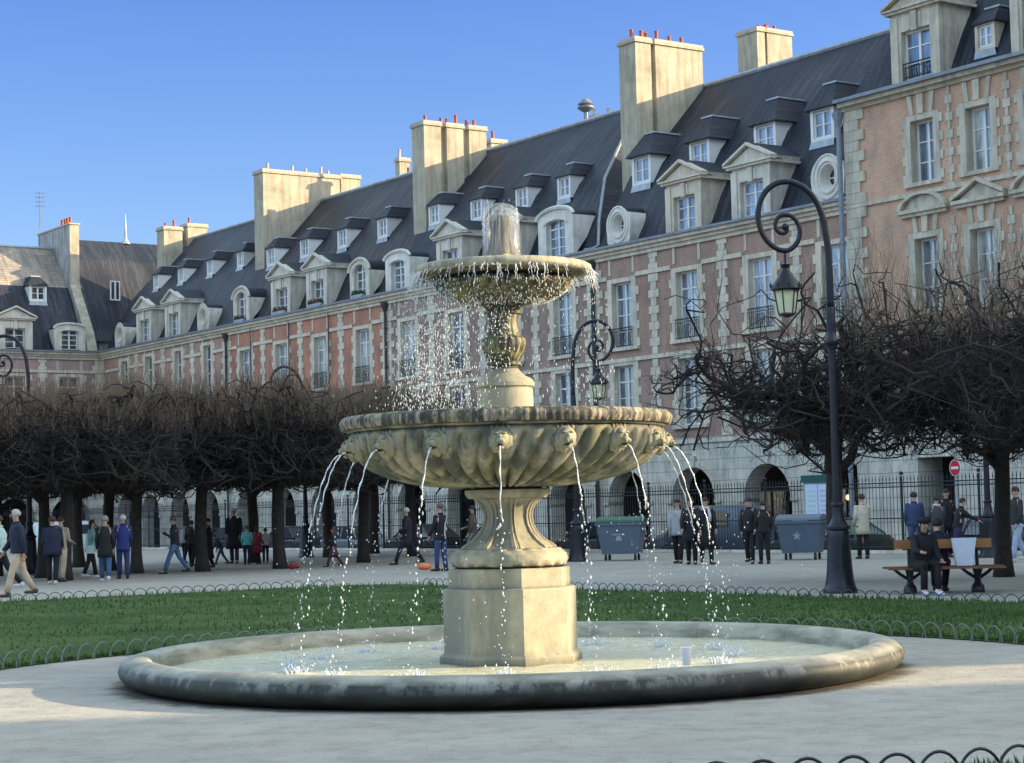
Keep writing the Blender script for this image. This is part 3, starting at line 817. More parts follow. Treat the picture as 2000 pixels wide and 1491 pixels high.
C = pavilion('arcaded_house', 'house with bright red brick, two arched and two pedimented dormers with flower boxes', main_frame(99.7), 17.7, us(99.7, 97.4, 93.1, 88.8, 84.4), 'brickC',
    luc=[('arch', 99.7 - 97.75, dict(plants=True)), ('ped', 99.7 - 92.95, dict(plants=True)), ('ped', 99.7 - 88.95, dict(plants=True)), ('arch', 99.7 - 84.55, dict(plants=True))],
    uppers=us(99.7, 98.1, 94.1, 89.9, 85.7), uppers_kw=dict(z=15.75, s=.95, w=1.05, h=1.1), slate='slate2', panes=['pane_blue', 'pane_blue', 'pane_curtain', 'pane_curtain'],
    chims=[dict(x=0.0, th=1.15, y0=2.15, y1=7.2, z0=12.6, z1=21.5, pots=(2.8, 4.3, 5.3, 6.2, 6.8), pot_m='pot_pale'), dict(x=0.1, th=.9, y0=7.3, y1=8.6, z0=14, z1=21.6, pots=(), pot_m='pot_pale'),
           dict(x=3.2, th=.5, y0=9.6, y1=10.3, z0=14, z1=22.3, pots=(9.8, ), pot_m='pot_pale'), dict(x=5, th=.8, y0=9.0, y1=10.3, z0=14, z1=21.0, pots=(9.3, 9.9)), dict(x=14.9, th=1.0, y0=8.0, y1=9.0, z0=14, z1=21.2, pots=(8.5,))])
B = pavilion('arcaded_house', 'house with the hip ended blue roof behind the top of the fountain', main_frame(82.0), 16.9, us(82, 80.05, 75.75, 71.4, 67.3), 'brickB',
    luc=[('seg', 82 - 80.85, dict(stone='stone_pale', s=1.0)), ('ped', 82 - 76.1), ('ped', 82 - 71.6), ('seg', 82 - 67.65, dict(stone='stone_pale', s=1.12))],
    uppers=[(82 - 80.7, dict(z=15.75)), 82 - 76.6, 82 - 72.8, 82 - 69.5], uppers_kw=dict(z=15.4, s=.95, w=1.05, h=1.08), hipR=4.2, slate='slate', panes=['pane_curtain', 'pane_blue', 'pane_blue', 'pane_blue'],
    chims=[dict(x=0.0, th=1.15, y0=2.0, y1=5.75, z0=12.6, z1=21.1, pots=(2.5, 3.3, 3.8, 4.2, 5.0, 5.3), groove=((3.0, 3.35), (4.35, 4.7))),
           dict(x=6.2, th=.8, y0=8.2, y1=9.6, z0=14, z1=20.9, pots=(8.5, 9.2), pot_m='pot_pale'), dict(x=13.3, th=.8, y0=7.2, y1=8.0, z0=14, z1=21.0, pots=(7.6,), pot_m='pot_pale')])
A = pavilion('arcaded_house', 'house with two big pedimented dormers between two oculus dormers, behind the right lamp', main_frame(65.1), 16.1, us(65.1, 63.15, 58.95, 54.65, 50.65), 'brickA',
    luc=[('oculus', 65.1 - 63.25, dict(stone='stone_pale', s=1.02)), ('ped', 65.1 - 58.95, dict(stone='stone', pane='pane_blue')), ('ped', 65.1 - 54.95, dict(pane='pane_blue')), ('oculus', 65.1 - 50.85, dict(stone='stone_pale', s=1.1))],
    uppers=us(65.1, 63.75, 59.95, 56.0, 52.8), uppers_kw=dict(z=15.15, s=1.1, w=1.14, h=1.12, hip=1.45, hood=.17), slate='slate', panes=['pane', 'pane_blue', 'pane_blue', 'pane_blue'],
    chims=[dict(x=0.0, th=1.15, y0=2.15, y1=5.9, z0=12.6, z1=21.7, pots=(2.5, 2.85, 3.3, 3.7, 4.6, 5.1), groove=((3.0, 3.25),)),
           ])
drainpipe(99.7 - 99.6 + .05, C); drainpipe(0.05, B); drainpipe(.12, A, r=.085)
for r_, xx in ((C, (3.12, 7.6, 11.94)),):
    for x in xx:
        mb = MB(); mb.tube([(x, -.11, 7.5), (x, -.11, 12.0)], .03, 5); obj('downpipe', mb, M['pipe'], r_)
RH = thing('rear_house', 'house behind the row with only its cream chimney showing above the roof ridge', 'house', P(76, 62.5), math.atan2((-U).y, (-U).x))
mb = MB(); mb.box(0, 10, 0, 8, -.4, 15, 0); obj('wall', mb, M['render_grey'], RH)
mb = MB(); prism(mb, [(-.3, 15), (10.3, 15), (8.5, 19.5), (1.5, 19.5)], -.3, 8.3); obj('roof', mb, M['slate'], RH)
chimney(RH, 5.0, 1.45, 1.05, 3.35, 14, 24.9, pots=(1.9, 2.15, 2.45, 2.75, 3.05), groove=((1.55, 1.7),))
# vent cowl on the hip roofed house
mb = MB(); mb.tube([(82 - 74.6, 7.0, 19.4), (82 - 74.6, 7.0, 21.0)], .1, 8); mb.lathe([(.12, 20.75), (.3, 20.85), (.42, 20.95), (.42, 21.0), (.3, 21.05), (.4, 21.15), (.15, 21.4), (.03, 21.45)], 12, (82 - 74.6, 7.0))
obj('roof_vent', mb, M['zinc'], B, angle=40)

# ---- the taller pavilion on the right
def tall_pavilion():
    loc, rz = P(49.0, 48.3), math.atan2((-U).y, (-U).x)
    root = thing('tall_house', 'taller corner house of orange brick with quoins and curved and pointed window pediments', 'house', loc, rz)
    W = 22.0; cz = 15.35; zg = -.46; y_ = 0
    bays = [49 - 45.35 + 2.46 * i for i in range(8)]
    ww = 1.05; sw = .26; z3 = (12.25, 14.35); z2 = (7.9, 10.35); z1 = (4.9, 7.0)
    holes = [(b - ww / 2 - sw, b + ww / 2 + sw, z[0], z[1] + .2) for b in bays for z in (z3, z2, z1)]
    mb = MB(); wall_grid(mb, 0, W, 4.2, cz, holes, 0, 0)
    mb.poly([(0, 12.5, zg), (0, 0, zg), (0, 0, cz), (0, 12.5, cz)], 1); mb.poly([(W, 0, zg), (W, 12.5, zg), (W, 12.5, cz), (W, 0, cz)], 1); mb.poly([(W, 12.5, zg), (0, 12.5, zg), (0, 12.5, cz), (W, 12.5, cz)], 1)
    wall_grid(mb, 0, W, zg, 4.2, [(b - .8, b + .8, zg, 3.0) for b in bays[::2]], 0, 2)
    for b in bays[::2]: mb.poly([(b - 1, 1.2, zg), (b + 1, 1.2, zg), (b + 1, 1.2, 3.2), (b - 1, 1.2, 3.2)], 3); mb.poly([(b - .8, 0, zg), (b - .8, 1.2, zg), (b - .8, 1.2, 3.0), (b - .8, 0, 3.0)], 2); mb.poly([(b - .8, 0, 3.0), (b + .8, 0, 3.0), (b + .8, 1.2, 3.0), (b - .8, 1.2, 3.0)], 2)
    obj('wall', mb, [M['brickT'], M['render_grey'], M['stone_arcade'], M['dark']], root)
    mb = MB(); yf = -.05
    for i, b in enumerate(bays):
        for k, (a, c) in enumerate((z3, z2, z1)):
            for sx in (-1, 1):
                p, q = sorted((b + sx * ww / 2, b + sx * (ww / 2 + sw))); mb.box(p, q, yf, .42, a, c + .2, 0)
                teeth(mb, b + sx * (ww / 2 + sw), a, c + .1, .001, .13, yf + .012, .02, 0, .3, sx)
            mb.box(b - ww / 2, b + ww / 2, yf - .003, .42, c, c + .2, 0)
            mb.box(b - ww / 2 - sw - .06, b + ww / 2 + sw + .06, -.12, .40, a - .14, a - .002, 0)
            # keystones rising to the cornice
            zt = cz - .12 if k == 0 else c + .95
            for dx, w in ((0, .3), (-.42, .2), (.42, .2)):
                prism(mb, [(b + dx - w / 2 * .8, c + .201), (b + dx + w / 2 * .8, c + .201), (b + dx * 1.25 + w / 2, zt - .01 * k), (b + dx * 1.25 - w / 2, zt - .01 * k)], -.09 + abs(dx) * .06, .02, 0)
        # quoin strips between the windows
        if i < len(bays) - 1:
            cx = b + 1.23
            teeth(mb, cx, 11.75, cz - .1, .12, .3, yf, .02, 0, .3); teeth(mb, cx, 4.3, 10.9, .12, .3, yf, .02, 0, .3)
        # pediments over the middle windows
        zp = 11.22; Wp = 1.12
        mb.box(b - Wp, b + Wp, -.26, .02, zp, zp + .12, 0); mb.box(b - Wp + .08, b + Wp - .08, -.16, .021, zp - .12, zp, 0)
        if i % 2 == 0:
            n = 10
            for k in range(n):
                a0, a1 = PI * (k / n * .84 + .08), PI * ((k + 1) / n * .84 + .08)
                f = lambda a, r: (b - r * Wp / .97 * math.cos(a), zp + .12 + (math.sin(a) - .248) * .74 * r)
                p0, p1, q0, q1 = f(a0, 1), f(a1, 1), f(a0, .84), f(a1, .84)
                mb.hexa([(q0[0], -.28, q0[1]), (q1[0], -.28, q1[1]), (q1[0], .02, q1[1]), (q0[0], .02, q0[1])], [(p0[0], -.28, p0[1]), (p1[0], -.28, p1[1]), (p1[0], .02, p1[1]), (p0[0], .02, p0[1])], 0)
            prism(mb, [(b - Wp * .85, zp + .12), (b + Wp * .85, zp + .12), (b + Wp * .5, zp + .48), (b, zp + .58), (b - Wp * .5, zp + .48)], -.1, .02, 0)
        else:
            for sx in (-1, 1):
                pr = [(b + sx * Wp, zp + .12), (b, zp + .66), (b, zp + .80), (b + sx * (Wp + .03), zp + .24)]
                prism(mb, pr if sx < 0 else pr[::-1], -.28, .02, 0)
            prism(mb, [(b - Wp * .85, zp + .12), (b + Wp * .85, zp + .12), (b, zp + .62)], -.1, .02, 0)
    teeth(mb, 0, 4.3, 11.8, .7, .95, yf - .02, .02, 0, .36, 1); teeth(mb, 0, 11.95, cz - .1, .7, .95, yf - .02, .02, 0, .36, 1)
    mb.box(0, W, -.09, .02, 11.80, 11.94, 0); mb.box(0, W, -.1, .02, 4.1, 4.28, 0)
    mb.box(0, W, -.12, .03, cz - .1, cz + .03, 0); mb.box(-.02, W, -.34, .5, cz + .032, cz + .17, 0)
    obj('stone_dressing', mb, [M['stone_old']], root)
    mb = MB(); mb.box(-.05, W, -.52, .1, cz + .172, cz + .29, 0); obj('gutter', mb, M['zinc'], root)
    for i, b in enumerate(bays):
        # grey wooden shutter folded in the reveal
        for z, k in ((z3, 0), (z2, 1), (z1, 2)):
            wobj = add_window(root, b, .3, z[0], ww, z[1] - z[0], 2, 3 if k else 3, 'pane_curtain' if i % 2 else 'pane')
    z0 = cz + .27
    prof = [(-.5, z0), (.0, z0 + .08), (.42, z0 + .26), (1.0, z0 + 1.5), (5.6, z0 + 9.4), (6.2, z0 + 9.6)]
    mb = MB(); full = prof + [(12.4 - y, z) for y, z in prof[::-1][1:]]
    xe = lambda z: (z - z0) / 9.6 * 3.2
    for (ya, za), (yb, zb_) in zip(full, full[1:]):
        mb.poly([(xe(za), ya, za), (W - xe(za), ya, za), (W - xe(zb_), yb, zb_), (xe(zb_), yb, zb_)], 0)
    for (ya, za), (yb, zb_) in zip(prof, prof[1:]):
        mb.poly([(xe(za), 12.4 - ya, za), (xe(za), ya, za), (xe(zb_), yb, zb_), (xe(zb_), 12.4 - yb, zb_)], 0); mb.poly([(W - xe(za), ya, za), (W - xe(za), 12.4 - ya, za), (W - xe(zb_), 12.4 - yb, zb_), (W - xe(zb_), yb, zb_)], 0)
    obj('roof', mb, [M['slate']], root)
    for x in (49 - 45.45, 49 - 40.2, 49 - 35.0):
        d = lucarne(root, 'ped', x, z0 + .12, prof, 'stone_old', 'slate', hfac=1.22)
        railing(d, 0, .0, z0 + .2, 1.3, .55)
    for x in (49 - 42.9, 49 - 37.6): small_dormer(root, x, z0 + .65, prof, 'stone', 1.0, .85, .9, .9, pane='pane_blue')
    drainpipe(-.16, root, z1=cz - .1, m='pipe_grey', r=.09)
    return root
tall_pavilion()
# row continues unseen, added to shade the garden; gap shaped for the sunlight
E_ = pavilion('arcaded_house', 'first unseen house added for shade, to the right of the taller orange brick house', main_frame(27.0), 16.4, [2.1, 6.2, 10.3, 14.4], 'brickB', simple=True)
F_ = pavilion('arcaded_house', 'second unseen house added for shade, right of the taller house, beside the sun gap', main_frame(10.6), 20.4, [2.1, 6.1, 10.2, 14.3, 18.3], 'brickA', simple=True)
G_ = pavilion('arcaded_house', 'unseen house added for shade on the near side of the sun gap', main_frame(-18.3), 16.4, [2.1, 6.2, 10.3, 14.4], 'brickB', simple=True)
H_ = pavilion('arcaded_house', 'unseen house added for shade, second from the sun gap, near side', main_frame(-34.7), 16.4, [2.1, 6.2, 10.3, 14.4], 'brickC', simple=True)
I_ = pavilion('arcaded_house', 'last unseen house added for shade, near end of the row', main_frame(-51.1), 16.4, [2.1, 6.2, 10.3, 14.4], 'brickD', simple=True)
# left building that closes the square: facade looks towards the viewer
PROF_L = [(-.42, 12.38), (.02, 12.46), (.42, 12.64), (1.0, 13.85), (2.3, 16.0), (3.0, 16.85), (5.5, 19.7)]
L1 = pavilion('arcaded_house', 'house closing the square at far left, its upper roof coloured pale for sunlight', left_frame(49.2 - 15.4), 15.4, [15.4 - 13.0, 15.4 - 9.4, 15.4 - 5.75, 15.4 - 2.15], 'brickL',
    ww=1.35, top2=10.75, luc=[('ped', 15.4 - 5.7, dict(pane='pane_dark', hfac=.95, s=1.0)), ('seg', 15.4 - 2.1, dict(pane='pane_dark', s=.9)), ('ped', 15.4 - 9.3, dict(pane='pane_dark')), ('seg', 15.4 - 13.0, dict(pane='pane_dark'))],
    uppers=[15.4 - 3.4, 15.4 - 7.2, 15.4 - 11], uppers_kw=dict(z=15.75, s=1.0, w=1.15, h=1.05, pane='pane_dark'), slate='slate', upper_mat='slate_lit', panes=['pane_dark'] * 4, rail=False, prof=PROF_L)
L2 = pavilion('arcaded_house', 'plain house beyond the left edge in the row closing the square', left_frame(49.2 - 15.4 - 16), 16, [2.1, 6.0, 10.0, 14.0], 'brickD', simple=True)
# party wall with sloping coping and its big chimney at the corner
mb = MB(); x0, x1 = 15.4 - 1.0, 15.4 - .35
prof2 = [(-.3, 12.45), (.2, 13.6), (2.6, 17.0), (2.6, 21.0), (8.2, 21.0), (8.2, 12.4)]
b = len(mb.v); mb.v += [(x0, y, z) for y, z in prof2] + [(x1, y, z) for y, z in prof2]; n = len(prof2)
mb.face([b + i for i in range(n)], 0); mb.face([b + n + i for i in range(n)][::-1], 0)
for i in range(n): mb.face((b + i, b + (i + 1) % n, b + n + (i + 1) % n, b + n + i), 1)
c = obj('chimney', mb, [M['render_grey'], M['render']], L1)
mb = MB(); mb.box(x0 - .06, x1 + .06, 2.52, 8.3, 21.0, 21.1); obj('chimney_cap', mb, M['pot_pale'], c)
pk = _meshes[('pot', 'pot')]
for y in (3.3, 3.8, 4.2, 4.7): link('chimney_pot', pk, c, ((x0 + x1) / 2, y, 21.08))
# corner house behind
cr = thing('corner_house', 'dark slate roofed house wedged behind the corner of the two rows', 'house', P(119.2, 49.6), math.atan2(V.y, V.x))
mb = MB(); mb.box(0, 9, 0, 12, -.4, 13.2, 0); obj('wall', mb, M['render_grey'], cr)
mb = MB(); pts_ = [(-.3, 13.2), (.4, 14.0), (3.2, 19.0), (5.2, 20.6)]
full = pts_ + [(10.4 - y, z) for y, z in pts_[::-1][1:]]
for (ya, za), (yb, zb_) in zip(full, full[1:]): mb.poly([(-.2, ya, za), (9, ya, za), (9, yb, zb_), (-.2, yb, zb_)], 0)
mb.poly([(-.2, y, z) for y, z in full][::-1], 1); mb.poly([(9, y, z) for y, z in full], 1)
obj('roof', mb, [M['slate'], M['render']], cr)
add_window(cr, 1.7, 1.2, 16.1, .7, 1.3, 2, 1, 'pane_dark')
mb = MB(); mb.tube([(4.2, 5.2, 20.5), (4.2, 5.2, 20.9), (4.2, 5.2, 22.6)], [.35, .1, .02], 8); obj('finial', mb, M['lead'], cr)
# aerial on the party wall
mb = MB(); mb.tube([(0, 0, 0), (0, 0, 2.6)], .035, 5)
for k in range(4): mb.tube([(-.3, 0, 2.5 - k * .3), (.3, .1, 2.5 - k * .3)], .02, 4)
tag(obj('roof_aerial', mb, M['zinc'], loc=P(126.0, 48.3, 21.4)), 'thin metal aerial on the big chimney wall at far left', 'aerial')
mb = MB()
#PART3
# ------------------------------------------------------------------ fountain
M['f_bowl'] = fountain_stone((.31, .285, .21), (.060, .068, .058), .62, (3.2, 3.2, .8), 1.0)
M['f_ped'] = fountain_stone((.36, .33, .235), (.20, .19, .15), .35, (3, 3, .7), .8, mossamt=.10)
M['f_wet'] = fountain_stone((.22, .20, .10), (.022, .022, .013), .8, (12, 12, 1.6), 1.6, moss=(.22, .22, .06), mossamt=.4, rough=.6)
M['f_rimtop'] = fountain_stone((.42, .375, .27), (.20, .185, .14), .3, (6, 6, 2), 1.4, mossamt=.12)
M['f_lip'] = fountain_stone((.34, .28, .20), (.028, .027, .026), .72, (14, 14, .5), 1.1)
def basin_mat():
    m, nt, b = mat('basin_stone')
    n = noise_n(nt, coords(nt), 5, 8, .7); n2 = noise_n(nt, coords(nt, (3.5, 3.5, 1.2)), 1.6, 8, .72); n3 = noise_n(nt, coords(nt, (1.5, 1.5, 7)), 1.3, 4)
    r = ramp(nt, n.outputs[0], [(.3, (.016, .018, .015)), (.55, (.034, .037, .030)), (.75, (.085, .085, .068))])
    f = ramp(nt, n2.outputs[0], [(.50, (0, 0, 0)), (.57, (1, 1, 1))])
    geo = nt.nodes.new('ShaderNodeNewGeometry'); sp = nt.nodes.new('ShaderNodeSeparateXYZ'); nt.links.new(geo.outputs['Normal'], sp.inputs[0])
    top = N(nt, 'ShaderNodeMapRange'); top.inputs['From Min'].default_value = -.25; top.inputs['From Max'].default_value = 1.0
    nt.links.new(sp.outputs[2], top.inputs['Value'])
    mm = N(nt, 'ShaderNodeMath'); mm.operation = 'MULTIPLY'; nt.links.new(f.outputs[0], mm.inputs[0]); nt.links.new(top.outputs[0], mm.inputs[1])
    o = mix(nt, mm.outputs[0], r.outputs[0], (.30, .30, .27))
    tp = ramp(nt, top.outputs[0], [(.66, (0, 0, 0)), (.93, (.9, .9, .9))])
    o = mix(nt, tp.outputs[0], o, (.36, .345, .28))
    t_ = nt.nodes.new('ShaderNodeTexCoord'); sx = N(nt, 'ShaderNodeVectorMath'); sx.operation = 'MULTIPLY'; sx.inputs[1].default_value = (1, 1, 0); nt.links.new(t_.outputs['Object'], sx.inputs[0])
    ln = N(nt, 'ShaderNodeVectorMath'); ln.operation = 'LENGTH'; nt.links.new(sx.outputs[0], ln.inputs[0])
    mr_ = N(nt, 'ShaderNodeMapRange'); mr_.inputs['From Min'].default_value = 3.50; mr_.inputs['From Max'].default_value = 3.42; nt.links.new(ln.outputs['Value'], mr_.inputs['Value'])
    o = mix(nt, mr_.outputs[0], o, (.44, .42, .33))
    dk = ramp(nt, n3.outputs[0], [(.38, (.5, .52, .5)), (.6, (1, 1, 1))]); o = mix(nt, 1.0, o, dk.outputs[0], 'MULTIPLY')
    ge = nt.nodes.new('ShaderNodeTexGradient'); ge.gradient_type = 'RADIAL'; nt.links.new(coords(nt), ge.inputs[0])
    m1 = N(nt, 'ShaderNodeMath'); m1.operation = 'MULTIPLY'; m1.inputs[1].default_value = 17; nt.links.new(ge.outputs['Fac'], m1.inputs[0])
    m2 = N(nt, 'ShaderNodeMath'); m2.operation = 'FRACT'; nt.links.new(m1.outputs[0], m2.inputs[0])
    jr = ramp(nt, m2.outputs[0], [(0, (.45, .45, .45)), (.008, (1, 1, 1))]); o = mix(nt, 1.0, o, jr.outputs[0], 'MULTIPLY')
    nt.links.new(o, b.inputs['Base Color']); b.inputs['Roughness'].default_value = .6
    bump(nt, b, n.outputs[0], .4, .012); return m
M['f_basin'] = basin_mat()
fo = thing('fountain', 'two tiered stone fountain with lion head spouts in a round basin', 'fountain', (FX, FY, 0))
NF = 48
mb = MB()
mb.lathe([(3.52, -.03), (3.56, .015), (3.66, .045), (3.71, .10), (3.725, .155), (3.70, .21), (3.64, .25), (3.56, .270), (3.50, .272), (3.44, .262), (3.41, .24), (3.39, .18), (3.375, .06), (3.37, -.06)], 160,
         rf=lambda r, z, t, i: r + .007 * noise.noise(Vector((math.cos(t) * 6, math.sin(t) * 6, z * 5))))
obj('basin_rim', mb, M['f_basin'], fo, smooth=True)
mb = MB(); mb.lathe([(3.37, .015), (1.5, .012), (.5, .01)], 64); obj('basin_floor', mb, plain((.46, .46, .34), .8, vary=.15), fo)
A8 = R(-90 - 11.5 - 22.5)     # the octagon is turned a little to the left
mb = MB()
mb.lathe([(.70, .0), (.70, .17), (.665, .20), (.655, .21), (.655, .80), (.645, .815), (.60, .825), (.60, .99), (.585, 1.005), (.3, 1.006)], 8, a0=A8)
obj('pedestal', mb, M['f_ped'], fo)
# fine joints of the pedestal blocks
mb = MB()
def prof_r(r, z, t, i):
    if .98 < z < 1.2 and r > .45: return r + .012 * math.sin(22 * t + z * 60)
    return r
mb.lathe([(.50, 1.008), (.545, 1.03), (.565, 1.08), (.555, 1.135), (.52, 1.165), (.495, 1.18), (.49, 1.19)], 128, rf=prof_r)
obj('moulding', mb, M['f_ped'], fo, angle=50)
mb = MB()
def neck_r(r, z, t, i):
    ph = ((t - A8) % (PI / 4)) / (PI / 4) - .5
    f = abs(ph) * 2
    oct_ = math.cos(PI / 8) / math.cos((abs(ph)) * PI / 4)
    k = r * oct_ * 1.03
    if .25 < i < 9 and f < .66: k -= .030 * (r / .4)
    if f > .92: k -= .014
    return k
pf = [(.47, 1.192), (.455, 1.215), (.36, 1.275), (.29, 1.345), (.25, 1.42), (.235, 1.49), (.245, 1.555), (.275, 1.61), (.32, 1.65), (.335, 1.67)]
mb.lathe(pf, 256, rf=neck_r); obj('neck', mb, M['f_ped'], fo, angle=24)
mb = MB(); mb.lathe([(.30, 1.672), (.385, 1.674), (.40, 1.70), (.415, 1.72), (.415, 1.755), (.38, 1.765), (.335, 1.77), (.345, 1.80), (.40, 1.805)], 64)
obj('collar', mb, M['f_ped'], fo, angle=40)
# big bowl with swirling gadroons
def fluted(mb, prof, n, nf, amp, zc, w0, twist=0.0, mi=0):
    """lathe whose surface is carved along its own normal into nf convex lobes"""
    b = len(mb.v); m = len(prof)
    for i, (r, z) in enumerate(prof):
        p, q = prof[max(i - 1, 0)], prof[min(i + 1, m - 1)]
        tx, tz = q[0] - p[0], q[1] - p[1]; L = math.hypot(tx, tz) or 1; nx_, nz_ = tz / L, -tx / L
        for k in range(n):
            t = 2 * PI * k / n
            g = abs(math.sin(PI * (((t + (zc - z) * twist) * nf / (2 * PI)) % 1)))
            f = min(1, max(0, (zc - z) / w0)) * min(1, max(0, (r - .25) / .45))
            d = -amp * f * (1 - g) ** 1.35
            rr, zz = r + nx_ * d, z + nz_ * d
            mb.v.append((rr * math.cos(t), rr * math.sin(t), zz))
    for i in range(m - 1):
        for k in range(n):
            k2 = (k + 1) % n; mb.face((b + i * n + k, b + i * n + k2, b + (i + 1) * n + k2, b + (i + 1) * n + k), mi)
pf = [(.36, 1.775), (.55, 1.782), (.75, 1.80), (.93, 1.828), (1.08, 1.865), (1.22, 1.915), (1.33, 1.97), (1.415, 2.035), (1.47, 2.10), (1.505, 2.17), (1.52, 2.235), (1.525, 2.28), (1.515, 2.305), (1.50, 2.325), (1.545, 2.335), (1.55, 2.35)]
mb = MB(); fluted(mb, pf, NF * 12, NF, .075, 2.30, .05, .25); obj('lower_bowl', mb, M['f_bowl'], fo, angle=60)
def lip_r(r, z, t, i):
    return r + (.022 * abs(math.sin(t * 66 + z * 9)) if 2.345 < z < 2.43 and r > 1.56 else 0)
mb = MB(); mb.lathe([(1.53, 2.352), (1.575, 2.354), (1.585, 2.375), (1.60, 2.42), (1.60, 2.455), (1.575, 2.475), (1.53, 2.48), (1.47, 2.46), (1.42, 2.40), (1.2, 2.36)], 528, rf=lip_r)
obj('bowl_rim', mb, M['f_lip'], fo, angle=60)
mb = MB(); mb.lathe([(1.42, 2.44), (.3, 2.44)], 64); bw = mb
# lion heads
def lion():
    m = MB()
    m.ball((0, -.02, 0), .125, 22, 14, 0, (1.0, .62, 1.12), fn=lambda d: 1 + .10 * math.sin(math.atan2(d.z, d.x) * 11) * (1 if d.y > -.7 else 0) + .05 * noise.noise(d * 4))
    m.ball((0, -.07, .0), .085, 14, 10, 0, (.95, .8, 1.05))
    m.ball((0, -.125, -.028), .05, 12, 8, 0, (1.0, 1.0, .72)); m.ball((0, -.118, .014), .026, 8, 6, 0, (.8, 1.4, 1.1))
    m.ball((0, -.10, -.085), .034, 10, 6, 0, (1.1, 1.0, .6))
    for s in (-1, 1):
        m.ball((s * .036, -.118, .046), .019, 8, 6, 0, (1.5, 1, .6)); m.ball((s * .075, -.05, .098), .028, 8, 6, 0, (.9, .6, 1.2))
        m.ball((s * .024, -.155, -.035), .024, 8, 6, 0)
    m.ball((0, -.142, -.063), .022, 8, 6, 1, (1.1, .9, .7))
    return m.mesh('lion_head', [M['f_bowl'], M['dark']], smooth=True)
lm = lion(); NH = 16; H0 = R(-1.8)
for k in range(NH):
    t = R(-90) + H0 + 2 * PI * k / NH
    link('lion_head', lm, fo, (1.46 * math.cos(t), 1.46 * math.sin(t), 2.20), t + PI / 2).scale = (.98, 1.0, .98)
# stem of the upper bowl
mb = MB(); mb.lathe([(.29, 2.40), (.285, 2.44), (.275, 2.50), (.272, 2.72), (.262, 2.745), (.285, 2.755), (.29, 2.79), (.27, 2.82), (.25, 2.835), (.21, 2.855), (.165, 2.89), (.135, 2.93)], 64)
obj('drum', mb, M['f_ped'], fo, angle=35)
def vase_r(r, z, t, i):
    return r + (.010 * abs(math.sin(t * 9)) if 3.0 < z < 3.34 else 0)
mb = MB(); mb.lathe([(.13, 2.925), (.135, 2.955), (.165, 2.965), (.17, 2.99), (.14, 3.003), (.165, 3.05), (.20, 3.11), (.212, 3.17), (.205, 3.22), (.17, 3.245), (.155, 3.26), (.145, 3.32), (.14, 3.40), (.15, 3.455), (.18, 3.465), (.185, 3.495), (.165, 3.505), (.165, 3.525), (.195, 3.54), (.2, 3.56)], 96, rf=vase_r)
obj('baluster', mb, M['f_wet'], fo, angle=40)
def top_r(r, z, t, i):
    if z > 3.79: return r
    fade = min(1, max(0, (3.79 - z) / .05)) * min(1, max(0, (r - .2) / .25))
    ph = ((t - (3.8 - z) * 1.6) * 26 / (2 * PI)) % 1
    return r - .05 * fade * (1 - abs(math.sin(PI * ph))) ** 1.2
mb = MB(); fluted(mb, [(.19, 3.562), (.32, 3.575), (.45, 3.60), (.56, 3.645), (.64, 3.70), (.675, 3.745), (.675, 3.775), (.65, 3.795), (.60, 3.80), (.64, 3.82), (.74, 3.835), (.80, 3.85)], 312, 26, .06, 3.80, .03, 1.2)
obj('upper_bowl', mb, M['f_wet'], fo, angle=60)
mb = MB(); mb.lathe([(.80, 3.852), (.85, 3.85), (.872, 3.862), (.878, 3.885), (.872, 3.915), (.84, 3.935), (.78, 3.94), (.72, 3.925), (.3, 3.91)], 128)
obj('bowl_rim', mb, M['f_rimtop'], fo, smooth=True)
mb = MB(); mb.lathe([(.26, 3.91), (.25, 3.96), (.19, 4.02), (.135, 4.10), (.105, 4.20), (.10, 4.30), (.115, 4.36), (.09, 4.42), (.03, 4.44)], 40, rf=lambda r, z, t, i: r * (1 + .05 * math.sin(8 * t)))
obj('finial', mb, fountain_stone((.55, .42, .16), (.25, .2, .08), .3), fo, smooth=True)

